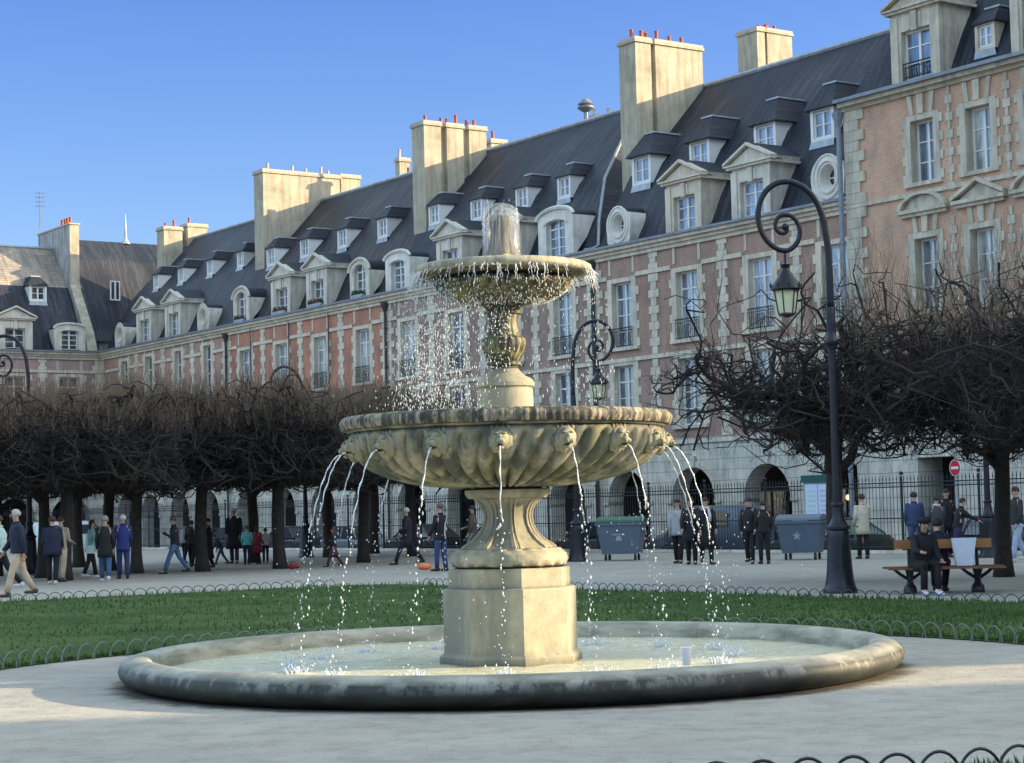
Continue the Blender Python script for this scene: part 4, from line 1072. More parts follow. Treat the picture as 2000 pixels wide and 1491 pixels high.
# ---- water
def water_mat(c=(.80, .84, .86), rough=.12, trans=0.0, alpha=1.0, emit=0):
    m, nt, b = mat('water'); b.inputs['Base Color'].default_value = c4(c); b.inputs['Roughness'].default_value = rough
    b.inputs['Transmission Weight'].default_value = trans; b.inputs['IOR'].default_value = 1.33; b.inputs['Alpha'].default_value = alpha
    return m
M['water'] = water_mat((.66, .70, .73), .3)
M['water_jet'] = water_mat((.88, .9, .92), .12, .55)
M['water_thin'] = water_mat((.9, .93, .95), .08, .6, .55)
def pool_mat():
    m, nt, b = mat('pool_water')
    v = coords(nt); n = noise_n(nt, coords(nt, (1, 2.2, 1)), 1.6, 6, .65); n2 = noise_n(nt, coords(nt, (1, 1.6, 1)), 7, 6, .7)
    r = ramp(nt, n.outputs[0], [(.3, (.46, .46, .30)), (.5, (.66, .63, .42)), (.7, (.52, .54, .45))])
    # foam where the jets land
    t = nt.nodes.new('ShaderNodeTexCoord'); vm = N(nt, 'ShaderNodeVectorMath'); vm.operation = 'LENGTH'; nt.links.new(t.outputs['Object'], vm.inputs[0])
    band = ramp(nt, vm.outputs['Value'], [(0, (0, 0, 0)), (1, (1, 1, 1))])
    mr = N(nt, 'ShaderNodeMapRange'); mr.inputs['From Min'].default_value = 0; mr.inputs['From Max'].default_value = 3.3
    nt.links.new(vm.outputs['Value'], mr.inputs['Value'])
    bd = ramp(nt, mr.outputs[0], [(.0, (.2, .2, .2)), (.35, (.25, .25, .25)), (.52, (.9, .9, .9)), (.72, (1, 1, 1)), (.95, (.2, .2, .2))])
    f = ramp(nt, n2.outputs[0], [(.47, (0, 0, 0)), (.66, (1, 1, 1))])
    k = mix(nt, 1.0, bd.outputs[0], f.outputs[0], 'MULTIPLY')
    nt.links.new(mix(nt, k, r.outputs[0], (.88, .87, .76)), b.inputs['Base Color'])
    b.inputs['Roughness'].default_value = .12; b.inputs['IOR'].default_value = 1.33; b.inputs['Specular IOR Level'].default_value = .6
    bump(nt, b, n2.outputs[0], .8, .05); return m
random.seed(3)
heads = []
for k in range(NH):
    t = R(-90) + H0 + 2 * PI * k / NH; heads.append((t, 1.46 + .14, 2.20 - .062))
land = []; stray = []
mb = MB(); nr, na = 40, 180; rows = []
LAND_R = 2.2
for i in range(nr + 1):
    r = .5 + (3.41 - .5) * i / nr; row = []
    for k in range(na):
        t = 2 * PI * k / na; x, y = r * math.cos(t), r * math.sin(t)
        z = .0 + .010 * noise.noise(Vector((x * 3.2, y * 3.2, 0))) + .006 * noise.noise(Vector((x * 9, y * 9, 3)))
        dd = abs(r - 2.15); z += .016 * math.exp(-(dd / .45) ** 2) * noise.noise(Vector((x * 7, y * 7, 8)))
        row.append(len(mb.v)); mb.v.append((x, y, z))
    rows.append(row)
for i in range(nr):
    for k in range(na):
        k2 = (k + 1) % na; mb.face((rows[i][k], rows[i + 1][k], rows[i + 1][k2], rows[i][k2]))
tag(obj('water', mb, pool_mat(), smooth=True, loc=(FX, FY, .105)), kind='structure')
tag(obj('water', bw, pool_mat(), loc=(FX, FY, 0)), kind='structure')

jl = {0: 'water jet falling straight down in front of the fountain neck', 1: 'water jet from the first lion head right of centre', 2: 'water jet from the second lion head right of centre', 3: 'water jet from the rightmost front lion head, in sunlight',
      4: 'water jet leaving the extreme right edge of the lower bowl', 5: 'water jet falling behind the right side of the lower bowl', 6: 'water jet behind the fountain neck, right side', 7: 'rear water jet right of the neck', 8: 'rearmost water jet hidden behind the pedestal',
      9: 'rear water jet left of the neck', 10: 'water jet behind the fountain, between the neck and the left jets', 11: 'thin water jet behind the left side of the lower bowl', 12: 'water jet leaving the extreme left edge of the lower bowl',
      13: 'outermost front water jet at the left', 14: 'second front water jet from the left', 15: 'water jet from the lion head just left of centre'}
def drop(mb, p, r, el=1.3, d=None):
    """small faceted drop"""
    n = 5; b = len(mb.v)
    mb.v.append((p[0], p[1], p[2] + r * el)); mb.v.append((p[0], p[1], p[2] - r * el))
    for k in range(n):
        a = 2 * PI * k / n + p[0] * 9; mb.v.append((p[0] + r * math.cos(a), p[1] + r * math.sin(a), p[2] + r * .2))
    for k in range(n):
        k2 = (k + 1) % n; mb.face((b, b + 2 + k, b + 2 + k2)); mb.face((b + 1, b + 2 + k2, b + 2 + k))
for k, (t, r0, z0) in enumerate(heads):
    v0 = random.uniform(.72, 1.0); 
    if k == 0: v0 = .35
    if k in (3, 2, 1): v0 *= .85
    T = math.sqrt(2 * (z0 - .1) / 9.8) * 1.0; mb = MB()
    base = Vector((FX + r0 * math.cos(t), FY + r0 * math.sin(t), z0)); dr = Vector((math.cos(t), math.sin(t), 0)); sd_ = Vector((-dr.y, dr.x, 0))
    for strand in range(1):
        pts, rad = [], []; n = 46; off = strand * .03; brk = random.uniform(.52, .68)
        ph = random.uniform(0, 9)
        for i in range(int(n * brk)):
            q = i / n * T; wob = .006 * (i / n) * 2
            p = dr * (v0 * q * (1 - .06 * strand)) + Vector((0, 0, -4.9 * q * q)) + sd_ * (off * i / n * 2 + wob * math.sin(i * .9 + ph)) + dr * wob * math.cos(i * 1.3 + ph)
            pts.append(p); rad.append(max(.003, (.0072 - .0034 * i / n) * (1 + .30 * math.sin(i * 1.1 + ph) + random.uniform(-.25, .25))))
        mb.tube(pts, rad, 6)
    for j in range(48):
        q = T * (brk - .08 + (1.08 - brk) * (j + random.random()) / 34); q = min(q, T)
        sp = .035 * (q / T) ** 2
        p = dr * (v0 * q + random.gauss(0, sp)) + Vector((0, 0, -4.9 * q * q)) + sd_ * random.gauss(0, sp)
        if p.z + z0 < .12: continue
        stray.append((base + p, random.uniform(.004, .011), random.uniform(1, 3)))
    o = obj('water_jet', mb, M['water_jet'], smooth=True, loc=base)
    tag(o, jl[k], 'water jet', 'jets of water from the lion heads')
    land.append(base + dr * (v0 * T))
# stray drops and splashes: nobody could count them
mb = MB()
for p_, r_, e_ in stray: drop(mb, p_, r_, e_)
for L in land:
    for _ in range(46):
        a = random.uniform(0, 2 * PI); r = abs(random.gauss(0, .10)); h = abs(random.gauss(0, .05))
        drop(mb, (L.x + r * math.cos(a), L.y + r * math.sin(a), .11 + h), random.uniform(.003, .010), random.uniform(.8, 2))
    for _ in range(10):
        a = random.uniform(0, 2 * PI); r = random.uniform(.02, .1); x, y = L.x + r * math.cos(a), L.y + r * math.sin(a)
        h = random.uniform(.03, .09); mb.tube([(x, y, .09), (x + .4 * r * math.cos(a), y + .4 * r * math.sin(a), .1 + h)], [.016, .004], 5)
for _ in range(520):
    t = random.uniform(0, 2 * PI); r = random.gauss(2.05, .32); x, y = FX + r * math.cos(t), FY + r * math.sin(t)
    if r < .75: continue
    drop(mb, (x, y, random.uniform(.12, 1.5) ** 1.0), random.uniform(.0025, .007), 1.5)
tag(obj('splash', mb, M['water'], smooth=True), 'white splashes and stray drops over the basin water', 'splash', kind='stuff')
# sheet spilling from the upper bowl, broken into strands and drops
mb = MB()
for i in range(190):
    t = random.uniform(0, 2 * PI)
    left = math.cos(t - R(215)) > .2
    if not left and random.random() < .3: continue
    r = .885 + random.uniform(-.02, .03); L = random.uniform(.02, .2) * random.uniform(.3, 1.3); z = 3.87 - random.uniform(0, .03)
    pts = []; rad = []
    for q in range(7):
        s_ = q / 6; rr = r + .04 * s_
        tt = t + random.gauss(0, .006)
        pts.append((FX + rr * math.cos(tt), FY + rr * math.sin(tt), z - L * s_)); rad.append(random.uniform(.0018, .0042) * (1.1 - .6 * s_))
    mb.tube(pts, rad, 4)
for i in range(3400):
    k = random.random()
    if k < .66: t = random.gauss(R(212), .38)
    else: t = random.uniform(0, 2 * PI)
    h = random.uniform(0, 1) ** .8 * 1.35 if k < .66 else random.uniform(0, 1.3) ** 1.0
    if k >= .66 and random.random() < .35: continue
    r = .90 + .10 * h + random.gauss(0, .05 + .10 * h) * (1.0 if k < .66 else .5)
    if k < .66: r -= random.uniform(0, .32) * min(1, h)
    r = max(.32, r)
    z = 3.86 - h
    if r > 1.5 and z < 2.5: continue
    drop(mb, (FX + r * math.cos(t), FY + r * math.sin(t), z), random.uniform(.0014, .0044), random.uniform(1.5, 7))
# water clinging to the underside of the upper bowl
for i in range(620):
    t = random.uniform(R(170), R(385)); s_ = random.random(); r = .24 + .46 * s_; z = 3.565 + .23 * s_ ** 2.4
    L = random.uniform(.005, .05)
    drop(mb, (FX + (r + .02) * math.cos(t), FY + (r + .02) * math.sin(t), z - .01), random.uniform(.003, .008), random.uniform(1, 3.5))
for i in range(330):
    t = R(random.uniform(160, 290)); z = random.uniform(2.9, 3.55); r = .19 + random.uniform(-.02, .05)
    drop(mb, (FX + r * math.cos(t), FY + r * math.sin(t), z), random.uniform(.003, .008), random.uniform(1, 3))
tag(obj('falling_water', mb, M['water'], smooth=True), 'white spray of drops and strands falling from the upper bowl', 'spray', kind='stuff')
# bubbling dome at the top
mb = MB(); mb.lathe([(.215, 3.95), (.185, 4.02), (.17, 4.15), (.165, 4.3), (.168, 4.42), (.155, 4.49), (.12, 4.53), (.07, 4.55), (.005, 4.545)], 64,
                    rf=lambda r, z, t, i: r * (1 + .16 * noise.noise(Vector((math.cos(t) * 4, math.sin(t) * 4, z * 3.5))) + .06 * noise.noise(Vector((math.cos(t) * 14, math.sin(t) * 14, z * 4)))))
for i in range(300):
    t = random.uniform(0, 2 * PI); z = 4.55 - .62 * random.random() ** 1.0; r = .168 + random.gauss(0, .007)
    if z > 4.48: r *= random.uniform(.3, 1); z += random.uniform(-.02, .05)
    drop(mb, (r * math.cos(t), r * math.sin(t), z), random.uniform(.002, .007), random.uniform(1, 6))
for i in range(130):
    t = random.uniform(0, 2 * PI); r = .165; z = random.uniform(4.1, 4.54); L = random.uniform(.06, .4); w_ = random.uniform(-.1, .1)
    mb.tube([(r * math.cos(t), r * math.sin(t), z), ((r + .012) * math.cos(t + w_ * .5), (r + .012) * math.sin(t + w_ * .5), z - L * .5), ((r + .03) * math.cos(t + w_), (r + .03) * math.sin(t + w_), max(3.95, z - L))], [.002, random.uniform(.002, .006), .002], 4)
o = obj('water_dome', mb, water_mat((.93, .95, .97), .10, .8, .34), smooth=True, loc=(FX, FY, 0)); tag(o, 'ragged bubbling spout of clear water at the top of the fountain', 'water')
# plastic cup on the rim
t = R(-65.5); mb = MB(); mb.lathe([(.030, 0), (.032, .002), (.047, .14), (.049, .145), (.045, .145), (.030, .006)], 20, cap=False)
cm_ = plain((.75, .72, .76), .3, vary=.05)
tag(obj('plastic_cup', mb, cm_, smooth=True, loc=(FX + 3.42 * math.cos(t), FY + 3.42 * math.sin(t), .276)), 'pale translucent plastic cup standing on the near basin rim', 'cup')

# ------------------------------------------------------------------ lamps
def lamp_mesh():
    parts = {}
    mb = MB()
    mb.lathe([(.30, 0), (.30, .06), (.27, .10), (.255, .16), (.235, .24), (.215, .45), (.20, .75), (.19, .95), (.185, 1.05), (.17, 1.08), (.205, 1.10), (.205, 1.14), (.15, 1.19), (.115, 1.28), (.10, 1.4), (.095, 1.48), (.12, 1.5), (.12, 1.53), (.09, 1.56)], 20, rf=lambda r, z, t, i: r * (1 + .035 * math.cos(8 * t) * (1 if .2 < z < 1.05 else 0)))
    parts['base'] = mb.mesh('base', [M['lamp_iron']], angle=40)
    mb = MB(); mb.lathe([(.085, 1.56), (.078, 2.4), (.07, 3.4), (.064, 4.2), (.085, 4.22), (.085, 4.27), (.11, 4.31), (.115, 4.37), (.08, 4.42), (.085, 4.55), (.07, 4.9), (.05, 5.0)], 16)
    parts['pole'] = mb.mesh('pole', [M['lamp_iron']], angle=40)
    # crook: up from the pole, over the top, round and spiralling in
    mb = MB()
    ctrl = [(812, 1300), (812, 1000), (808, 750), (790, 600), (765, 430), (700, 270), (600, 160), (500, 110), (430, 97), (330, 115), (230, 190), (170, 300), (150, 430), (175, 560), (230, 660), (310, 730), (395, 755), (460, 735), (520, 670), (545, 580), (530, 500), (480, 435), (420, 415), (360, 425), (320, 470), (315, 530), (345, 580), (395, 590), (425, 560), (405, 530)]
    cp = [Vector(((x - 812) / 542, 0, 5.96 + (750 - y) / 542)) for x, y in ctrl]
    pts = []
    for i in range(len(cp) - 1):
        p0, p1, p2, p3 = cp[max(i - 1, 0)], cp[i], cp[i + 1], cp[min(i + 2, len(cp) - 1)]
        for k in range(4):
            t = k / 4; pts.append(.5 * ((2 * p1) + (p2 - p0) * t + (2 * p0 - 5 * p1 + 4 * p2 - p3) * t * t + (3 * p1 - p0 - 3 * p2 + p3) * t ** 3))
    pts.append(cp[-1])
    mb.tube(pts, [.062 - .030 * i / len(pts) for i in range(len(pts))], 10)
    e = pts[-1]; mb.ball((e[0], 0, e[2]), .065, 10, 8)
    low = cp[16]
    parts['crook'] = mb.mesh('crook', [M['lamp_iron']], smooth=True)
    lx, lz = low[0], low[2]
    mb = MB(); mb.tube([(lx, 0, lz + .02), (lx, 0, lz - .26)], .02, 6)
    z = lz - .24; mb.lathe([(.03, z + .02), (.085, z), (.06, z - .07), (.07, z - .09), (.10, z - .14), (.17, z - .25), (.235, z - .34), (.27, z - .40), (.27, z - .44), (.235, z - .445), (.23, z - .47)], 16, (lx, 0))
    for i in range(8):
        a = 2 * PI * i / 8; mb.lathe([(.015, z - .41), (.018, z - .36), (.002, z - .31)], 5, (lx + .27 * math.cos(a), .27 * math.sin(a)))
    parts['hood'] = mb.mesh('hood', [M['lamp_iron']], angle=40)
    mb = MB(); mb.lathe([(.205, z - .45), (.14, z - .86)], 6, (lx, 0)); parts['lantern_glass'] = mb.mesh('lantern_glass', [M['pane_lamp']])
    mb = MB()
    for i in range(6):
        a = 2 * PI * i / 6; mb.tube([(lx + .212 * math.cos(a), .212 * math.sin(a), z - .44), (lx + .147 * math.cos(a), .147 * math.sin(a), z - .87)], .012, 4)
    mb.lathe([(.15, z - .855), (.155, z - .88), (.10, z - .90), (.03, z - .93)], 12, (lx, 0)); parts['lantern_frame'] = mb.mesh('lantern_frame', [M['lamp_iron']])
    return parts
LP = lamp_mesh()
def lamp(label, x, y, ang, s=1.0):
    r = thing('street_lamp', label, 'street lamp', (x, y, 0), ang, 'black lamp posts with curled crooks')
    r.scale = (s, s, s)
    h = None
    for n_ in ('base', 'pole', 'crook'): link(n_, LP[n_], r)
    h = link('lantern', LP['hood'], r); link('glass', LP['lantern_glass'], h); link('lantern_frame', LP['lantern_frame'], h)
    return r
lamp('tall black lamp post with its crook curling left, in front of the right trees', 5.57, 33.7, R(4), 1.0)
lamp('black lamp post at the left edge of the picture, crook curling left', -14.5, 58.2, R(0), 1.0)
lamp('distant black lamp post behind the left trees with only its crook showing above them', -7.85, 73.0, R(0), 1.0)
lamp('black lamp post just right of the fountain, crook curling right', 1.82, 58.0, R(180), 1.0)
lamp('black lamp post between the bench and the rightmost tree trunk', 12.6, 52.0, R(70), .98)

# ------------------------------------------------------------------ pollarded trees in winter
M['bark'] = plain((.036, .029, .026), .9, vary=.35, scale=9)
M['bark_grey'] = plain((.062, .058, .050), .9, vary=.4, scale=9)
M['twig'] = plain((.032, .025, .023), .9, vary=.35)
M['shoot'] = plain((.17, .12, .08), .9, vary=.3)
def crown_mesh(seed, hx, z0, z1, nlimb, nsec, nter, ntw, rt, droop=.5, shoots=1.0, thick=1.0, shl=1.0):
    rng = random.Random(seed); big = MB(); sm = MB(); sh = MB()
    def clampb(p):
        return Vector((max(-hx, min(hx, p.x)), max(-hx, min(hx, p.y)), max(z0, min(z1, p.z))))
    def curve(mb, p0, d0, p1, r0, r1, n, side, wob, curl=.75):
        L = (p1 - p0).length; c = p0 + d0 * L * curl; s1 = Vector((rng.gauss(0, 1), rng.gauss(0, 1), rng.gauss(.3, .8))).normalized() * L * wob * 2.2
        pts = []; rad = []
        for i in range(n + 1):
            t = i / n; p = p0 * (1 - t) ** 2 + c * 2 * t * (1 - t) + p1 * t * t + s1 * math.sin(t * PI * 2) * (1 if 0 < i < n else 0)
            if 0 < i < n: p = p + Vector((rng.gauss(0, 1), rng.gauss(0, 1), rng.gauss(0, 1))) * L * wob * .35
            pts.append(p); rad.append((r0 + (r1 - r0) * t ** .8) * (1 + (.22 * rng.random() if side > 4 else 0)))
        if side > 4: rad[-1] *= 1.35      # pollard knuckle
        mb.tube(pts, rad, side, cap=False); return pts
    zt = z0 + .15; limbs = []
    for i in range(nlimb):
        a = 2 * PI * (i + rng.uniform(-.3, .3)) / nlimb; st = Vector((0, 0, zt - .6 + rng.uniform(0, .5)))
        rad = hx * rng.uniform(.5, .85); e = Vector((math.cos(a) * rad, math.sin(a) * rad, rng.uniform(z0 + .4, z1 - 1.0)))
        limbs.append(curve(big, st, Vector((math.cos(a) * .5, math.sin(a) * .5, .75)).normalized(), e, .095 * thick, .048 * thick, 10, 7, .05, .6))
    limbs.append(curve(big, Vector((0, 0, zt - .4)), Vector((0, 0, 1)), Vector((rng.uniform(-.4, .4), rng.uniform(-.4, .4), z1 - .7)), .10, .045, 8, 7, .04))
    for lb in limbs:
        for s in range(nsec):
            q = lb[rng.randint(3, len(lb) - 1)]
            out = Vector((q.x, q.y, 0)); out = out.normalized() if out.length > .1 else Vector((rng.gauss(0, 1), rng.gauss(0, 1), 0)).normalized()
            e = clampb(q + out * rng.uniform(-.2, 1.3) + Vector((rng.gauss(0, .7), rng.gauss(0, .7), rng.gauss(.0, .85))))
            d = (out * .5 + Vector((rng.gauss(0, .8), rng.gauss(0, .8), rng.gauss(.3, .7)))).normalized()
            sec = curve(big, q, d, e, .042 * thick, .018 * thick, 9, 6, .07)
            for t_ in range(nter):
                q2 = sec[rng.randint(2, len(sec) - 1)]
                e2 = clampb(q2 + Vector((rng.gauss(0, .5), rng.gauss(0, .5), rng.gauss(.1, .45))))
                d2 = Vector((rng.gauss(0, 1), rng.gauss(0, 1), rng.gauss(.1, .8))).normalized()
                ter = curve(sm, q2, d2, e2, .017 * rt, .009 * rt, 6, 4, .07)
                for w_ in range(ntw):
                    q3 = ter[rng.randint(1, len(ter) - 1)]; hi = (q3.z - z0) / (z1 - z0)
                    if hi > .70 or (hi > .5 and rng.random() < .35):
                        for _ in range(2 if rng.random() < shoots else 1):
                            L = rng.uniform(.3, .85) * shl; dv = Vector((rng.gauss(0, .16), rng.gauss(0, .16), 1)).normalized()
                            curve(sh, q3, (dv + Vector((rng.gauss(0, .5), rng.gauss(0, .5), 0))).normalized(), q3 + dv * L, .0058 * rt, .0020 * rt, 3, 3, .02, .4)
                    elif hi < .3 and rng.random() < droop:
                        L = rng.uniform(.2, .5); dv = Vector((rng.gauss(0, .6), rng.gauss(0, .6), -.5)).normalized()
                        curve(sm, q3, Vector((dv.x, dv.y, .1)).normalized(), q3 + dv * L, .006 * rt, .0028 * rt, 3, 3, .03)
                    else:
                        L = rng.uniform(.2, .6); dv = Vector((rng.gauss(0, .7), rng.gauss(0, .7), rng.gauss(.35, .5))).normalized()
                        curve(sm, q3, Vector((rng.gauss(0, 1), rng.gauss(0, 1), rng.gauss(0, .6))).normalized(), q3 + dv * L, .0062 * rt, .0028 * rt, 4, 3, .05)
    return big.mesh('branches', [M['bark']], smooth=True), sm.mesh('twigs', [M['twig']]), sh.mesh('shoots', [M['shoot']])
def trunk_mesh(h, r, m):
    mb = MB(); pts = []; rad = []
    for i in range(9):
        t = i / 8; pts.append((.04 * math.sin(t * 4 + h), .03 * math.cos(t * 3), t * h - .03)); rad.append(r * (1.5 - 2.2 * t if t < .13 else 1.12 - .16 * t))
    mb.tube(pts, rad, 12); return mb.mesh('trunk', [M[m]], smooth=True)
near_cr = [crown_mesh(11 + i, 3.1, 2.4, 5.45, 11, 11, 6, 4, .95, .8, .35, .85, 1.4) for i in range(2)]
far_cr = [crown_mesh(41 + i, 2.95, 2.5, 4.9, 11, 12, 8, 5, 1.55, .4, 1.0, .9, 1.0) for i in range(3)]
tk1 = trunk_mesh(2.7, .15, 'bark'); tk2 = trunk_mesh(2.5, .16, 'bark'); tk3 = trunk_mesh(2.6, .15, 'bark_grey')
def tree(label, x, y, cr, tk, rz, s=(1, 1, 1), group='pollarded bare trees'):
    t = thing('pollarded_tree', label, 'tree', (x, y, 0), rz, group); t.scale = s
    link('trunk', tk, t)
    for n_, m_ in zip(('branches', 'twigs', 'shoots'), cr): link(n_, m_, t)
    return t
tree('bare pollarded tree whose trunk stands right behind the tall lamp', 6.3, 38.3, near_cr[0], tk1, R(20), (1.03, 1.03, 1.06))
tree('bare pollarded tree with a straight trunk right of the bench', 9.72, 38.9, near_cr[1], tk1, R(75), (1, 1, 1.03))
tree('nearest bare tree at the right edge, only its left branches in view', 9.5, 33.2, near_cr[0], tk1, R(200), (1.0, 1.0, 1.02))
tree('bare tree behind the nearest one beyond the right edge', 13.0, 35.4, near_cr[1], tk1, R(130))
tree('bare tree beyond the right edge, in the nearer row', 12.6, 28.6, near_cr[0], tk1, R(60))
left_trees = [  # x, y, crown, trunk, scale, label
    (-7.05, 58.1, 0, 0, 1.06, 'left bare tree with the dark trunk nearest the fountain'),
    (-9.18, 57.1, 1, 0, 1.06, 'left bare tree with a slim dark trunk between two groups of walkers'),
    (-11.06, 57.0, 2, 1, 1.0, 'left bare tree with a grey trunk beside the person in blue'),
    (-11.9, 51.6, 0, 0, 1.0, 'left bare tree with a thick dark trunk behind the person seen from behind'),
    (-13.2, 54.5, 1, 0, 1.0, 'left bare tree behind the lamp post at the edge'),
    (-15.3, 57.5, 2, 0, 1.0, 'bare tree cut by the left edge of the picture'),
    (-14.6, 50.0, 1, 0, .98, 'bare tree just outside the left edge'),
    (-8.96, 66.6, 1, 0, 1.08, 'bare tree with a thin leaning trunk in the second row'),
    (-6.95, 72.2, 2, 0, 1.15, 'bare tree of the second row, behind the leftmost water jets'),
    (-3.75, 70.5, 0, 0, 1.13, 'bare tree closest to the left of the fountain bowl'),
    (-14.8, 66.0, 2, 0, 1.08, 'bare tree deep in the second row near the left lamp'),
    (-12.6, 60.5, 0, 0, 1.04, 'left bare tree filling the row behind the grey trunk'),
    (-4.9, 63.0, 1, 0, 1.06, 'left bare tree set back between the dark trunk and the fountain'),
    (-5.6, 77.0, 2, 0, 1.2, 'far bare tree beyond the second row, left of the bowl'),
]
for i, (x, y, c, k, s, lb) in enumerate(left_trees):
    tree(lb, x, y, far_cr[c], (tk2, tk3)[k], R(37 * i), (s * .98, s * .98, s))

# ------------------------------------------------------------------ iron fence of the garden
def fence(label, p0, p1, npan):
    p0, p1 = Vector(p0), Vector(p1); d = (p1 - p0); L = d.length / npan; a = math.atan2(d.y, d.x)
    if 'fp' not in _meshes or abs(_meshes['fpL'] - L) > .01:
        mb = MB(); nb = int(L / .15)
        for i in range(nb + 1):
            x = i * L / (nb + 1) + .05; mb.tube([(x, 0, .12), (x, 0, 2.16)], .012, 4, cap=False); mb.tube([(x, 0, 2.15), (x, 0, 2.20), (x, 0, 2.33)], [.012, .024, .002], 4, cap=False)
        for z in (.2, 1.05, 1.98, 2.1): mb.tube([(0, 0, z), (L, 0, z)], .018, 4, cap=False)
        _meshes['fp'] = mb.mesh('railing_panel', [M['iron_fence']]); _meshes['fpL'] = L
        mb = MB(); mb.tube([(0, 0, -.1), (0, 0, 2.3)], .035, 6); mb.ball((0, 0, 2.38), .06, 8, 6); mb.tube([(0, 0, .15), (0, -.5, .02)], .02, 4); _meshes['fpost'] = mb.mesh('post', [M['iron_fence']])
        mb = MB(); mb.box(0, L, -.14, .14, -.4, .10); _meshes['fk'] = mb.mesh('plinth', [M['stone_arcade']])
    t = thing('iron_fence', label, 'fence', p0, a, 'spiked iron railings around the garden')
    for i in range(npan):
        link('railing_panel', _meshes['fp'], t, (i * L, 0, 0)); link('post', _meshes['fpost'], t, (i * L, 0, 0)); link('plinth', _meshes['fk'], t, (i * L, 0, 0))
    return t
fence('long black spiked railing along the street before the long row of arcades', P(29, 42.2), P(107, 42.2), 26)
fence('black spiked railing in front of the far left arcades', P(107.2, 42.2), P(107.2, 9.2), 11)

# ------------------------------------------------------------------ parked cars
def car(label, u, v, colr, kind='sedan', flip=False, along='u', glass=(.03, .04, .05)):
    key = ('car', kind, colr)
    ang = math.atan2(U.y, U.x) if along == 'u' else math.atan2(V.y, V.x)
    if flip: ang += PI
    r = thing('parked_car', label, 'van' if kind == 'van' else 'car', P(u, v, -.42), ang, 'cars parked along the street behind the railings')
    paint = plain(colr, .28, .0, .05, 2, .6); gl = plain(glass, .08, 0, .1, 2, .9)
    L, Wd = (4.4, 1.76) if kind != 'van' else (4.9, 1.9)
    # lower body: lofted sections along x
    if kind == 'van': secs = [(-2.45, .35, 1.15, .80), (-2.40, .25, 1.85, .86), (-2.2, .2, 1.98, .92), (.7, .2, 2.0, .94), (1.25, .2, 1.5, .93), (1.5, .2, 1.12, .93), (2.2, .22, .98, .88), (2.45, .35, .75, .78)]
    else: secs = [(-2.2, .38, .80, .70), (-2.1, .26, .96, .80), (-1.6, .2, 1.0, .87), (-.9, .2, .99, .88), (.6, .2, .98, .88), (1.2, .2, .95, .87), (1.9, .24, .84, .82), (2.18, .36, .62, .70)]
    mb = MB(); n = 10; rows = []
    for (x, za, zb, hw) in secs:
        row = []
        for k in range(n):
            a = 2 * PI * k / n + PI / n; cy_, sy = math.cos(a), math.sin(a)
            e = .55; yy = hw * math.copysign(abs(cy_) ** e, cy_); zz = (za + zb) / 2 + (zb - za) / 2 * math.copysign(abs(sy) ** e, sy)
            row.append(len(mb.v)); mb.v.append((x, yy, zz))
        rows.append(row)
    for i in range(len(rows) - 1):
        for k in range(n): k2 = (k + 1) % n; mb.face((rows[i][k], rows[i + 1][k], rows[i + 1][k2], rows[i][k2]))
    mb.face(rows[0]); mb.face(rows[-1][::-1])
    body = obj('body', mb, [paint], r, angle=40)
    if kind != 'van':
        mb = MB()
        lo = [(-1.75, -.74, .95), (1.15, -.74, .93), (1.15, .74, .93), (-1.75, .74, .95)]; hi = [(-.95, -.56, 1.44), (.25, -.56, 1.45), (.25, .56, 1.45), (-.95, .56, 1.44)]
        mb.hexa(lo, hi, 0); obj('windows', mb, [gl], r)
        mb = MB(); mb.hexa([(-.98, -.58, 1.43), (.28, -.58, 1.44), (.28, .58, 1.44), (-.98, .58, 1.43)], [(-.8, -.5, 1.49), (.1, -.5, 1.50), (.1, .5, 1.50), (-.8, .5, 1.49)], 0)
        for s in (-1, 1):
            for (xa, za, xb, zb) in ((-1.76, .95, -.97, 1.45), (1.17, .93, .27, 1.46), (-.30, .95, -.35, 1.45)):
                mb.tube([(xa, s * .745, za), (xb, s * .57, zb)], .035, 4)
        obj('roof', mb, [paint], r)
    else:
        mb = MB(); mb.poly([(1.27, -.75, 1.48), (1.27, .75, 1.48), (.80, .72, 1.93), (.80, -.72, 1.93)])
        for s in (-1, 1):
            for (a, b) in ((-2.0, -1.1), (-1.0, -.1), (0, .95)): mb.poly([(a, s * .935, 1.3), (b, s * .94, 1.3), (b - .15 if b > .5 else b, s * .93, 1.8), (a, s * .925, 1.8)])
        obj('windows', mb, [gl], r)
    if 'tyre' not in _meshes:
        mb = MB(); mb.lathe([(.18, -.10), (.31, -.11), (.33, -.06), (.33, .06), (.31, .11), (.18, .10)], 18); _meshes['tyre'] = mb.mesh('tyre', [M['iron']], angle=40)
        mb = MB(); mb.lathe([(.02, .07), (.07, .09), (.19, .05)], 10, cap=True); mb.lathe([(.02, -.07), (.07, -.09), (.19, -.05)], 10); _meshes['rim'] = mb.mesh('rim', [M['lead']])
    for x in (-1.35, 1.35):
        for y in (-.8, .8):
            wv = link('wheel', _meshes['tyre'], r, (x, y, .33), rot=(PI / 2, 0, 0)); link('rim', _meshes['rim'], wv)
    ex = secs[-1][0]
    for s in (-1, 1):
        mb = MB(); mb.ball((ex - .16, s * .58, .68), .11, 8, 6, 0, (1, 1.3, .7)); obj('headlight', mb, [M['lead']], r, smooth=True)
        mb = MB(); mb.ball((secs[0][0] + .08, s * .6, .78), .10, 8, 6, 0, (.7, 1.2, .9)); obj('tail_light', mb, [M['pot']], r, smooth=True)
    mb = MB(); mb.box(ex - .06, ex + .02, -.26, .26, .42, .53); obj('number_plate', mb, [M['white']], r)
    return r
car('black parked car left of the walking man in a dark coat', 71.5, 44.4, (.015, .015, .018))
car('pale silver parked car seen through the left water jets', 77.0, 44.4, (.24, .26, .30), flip=True)
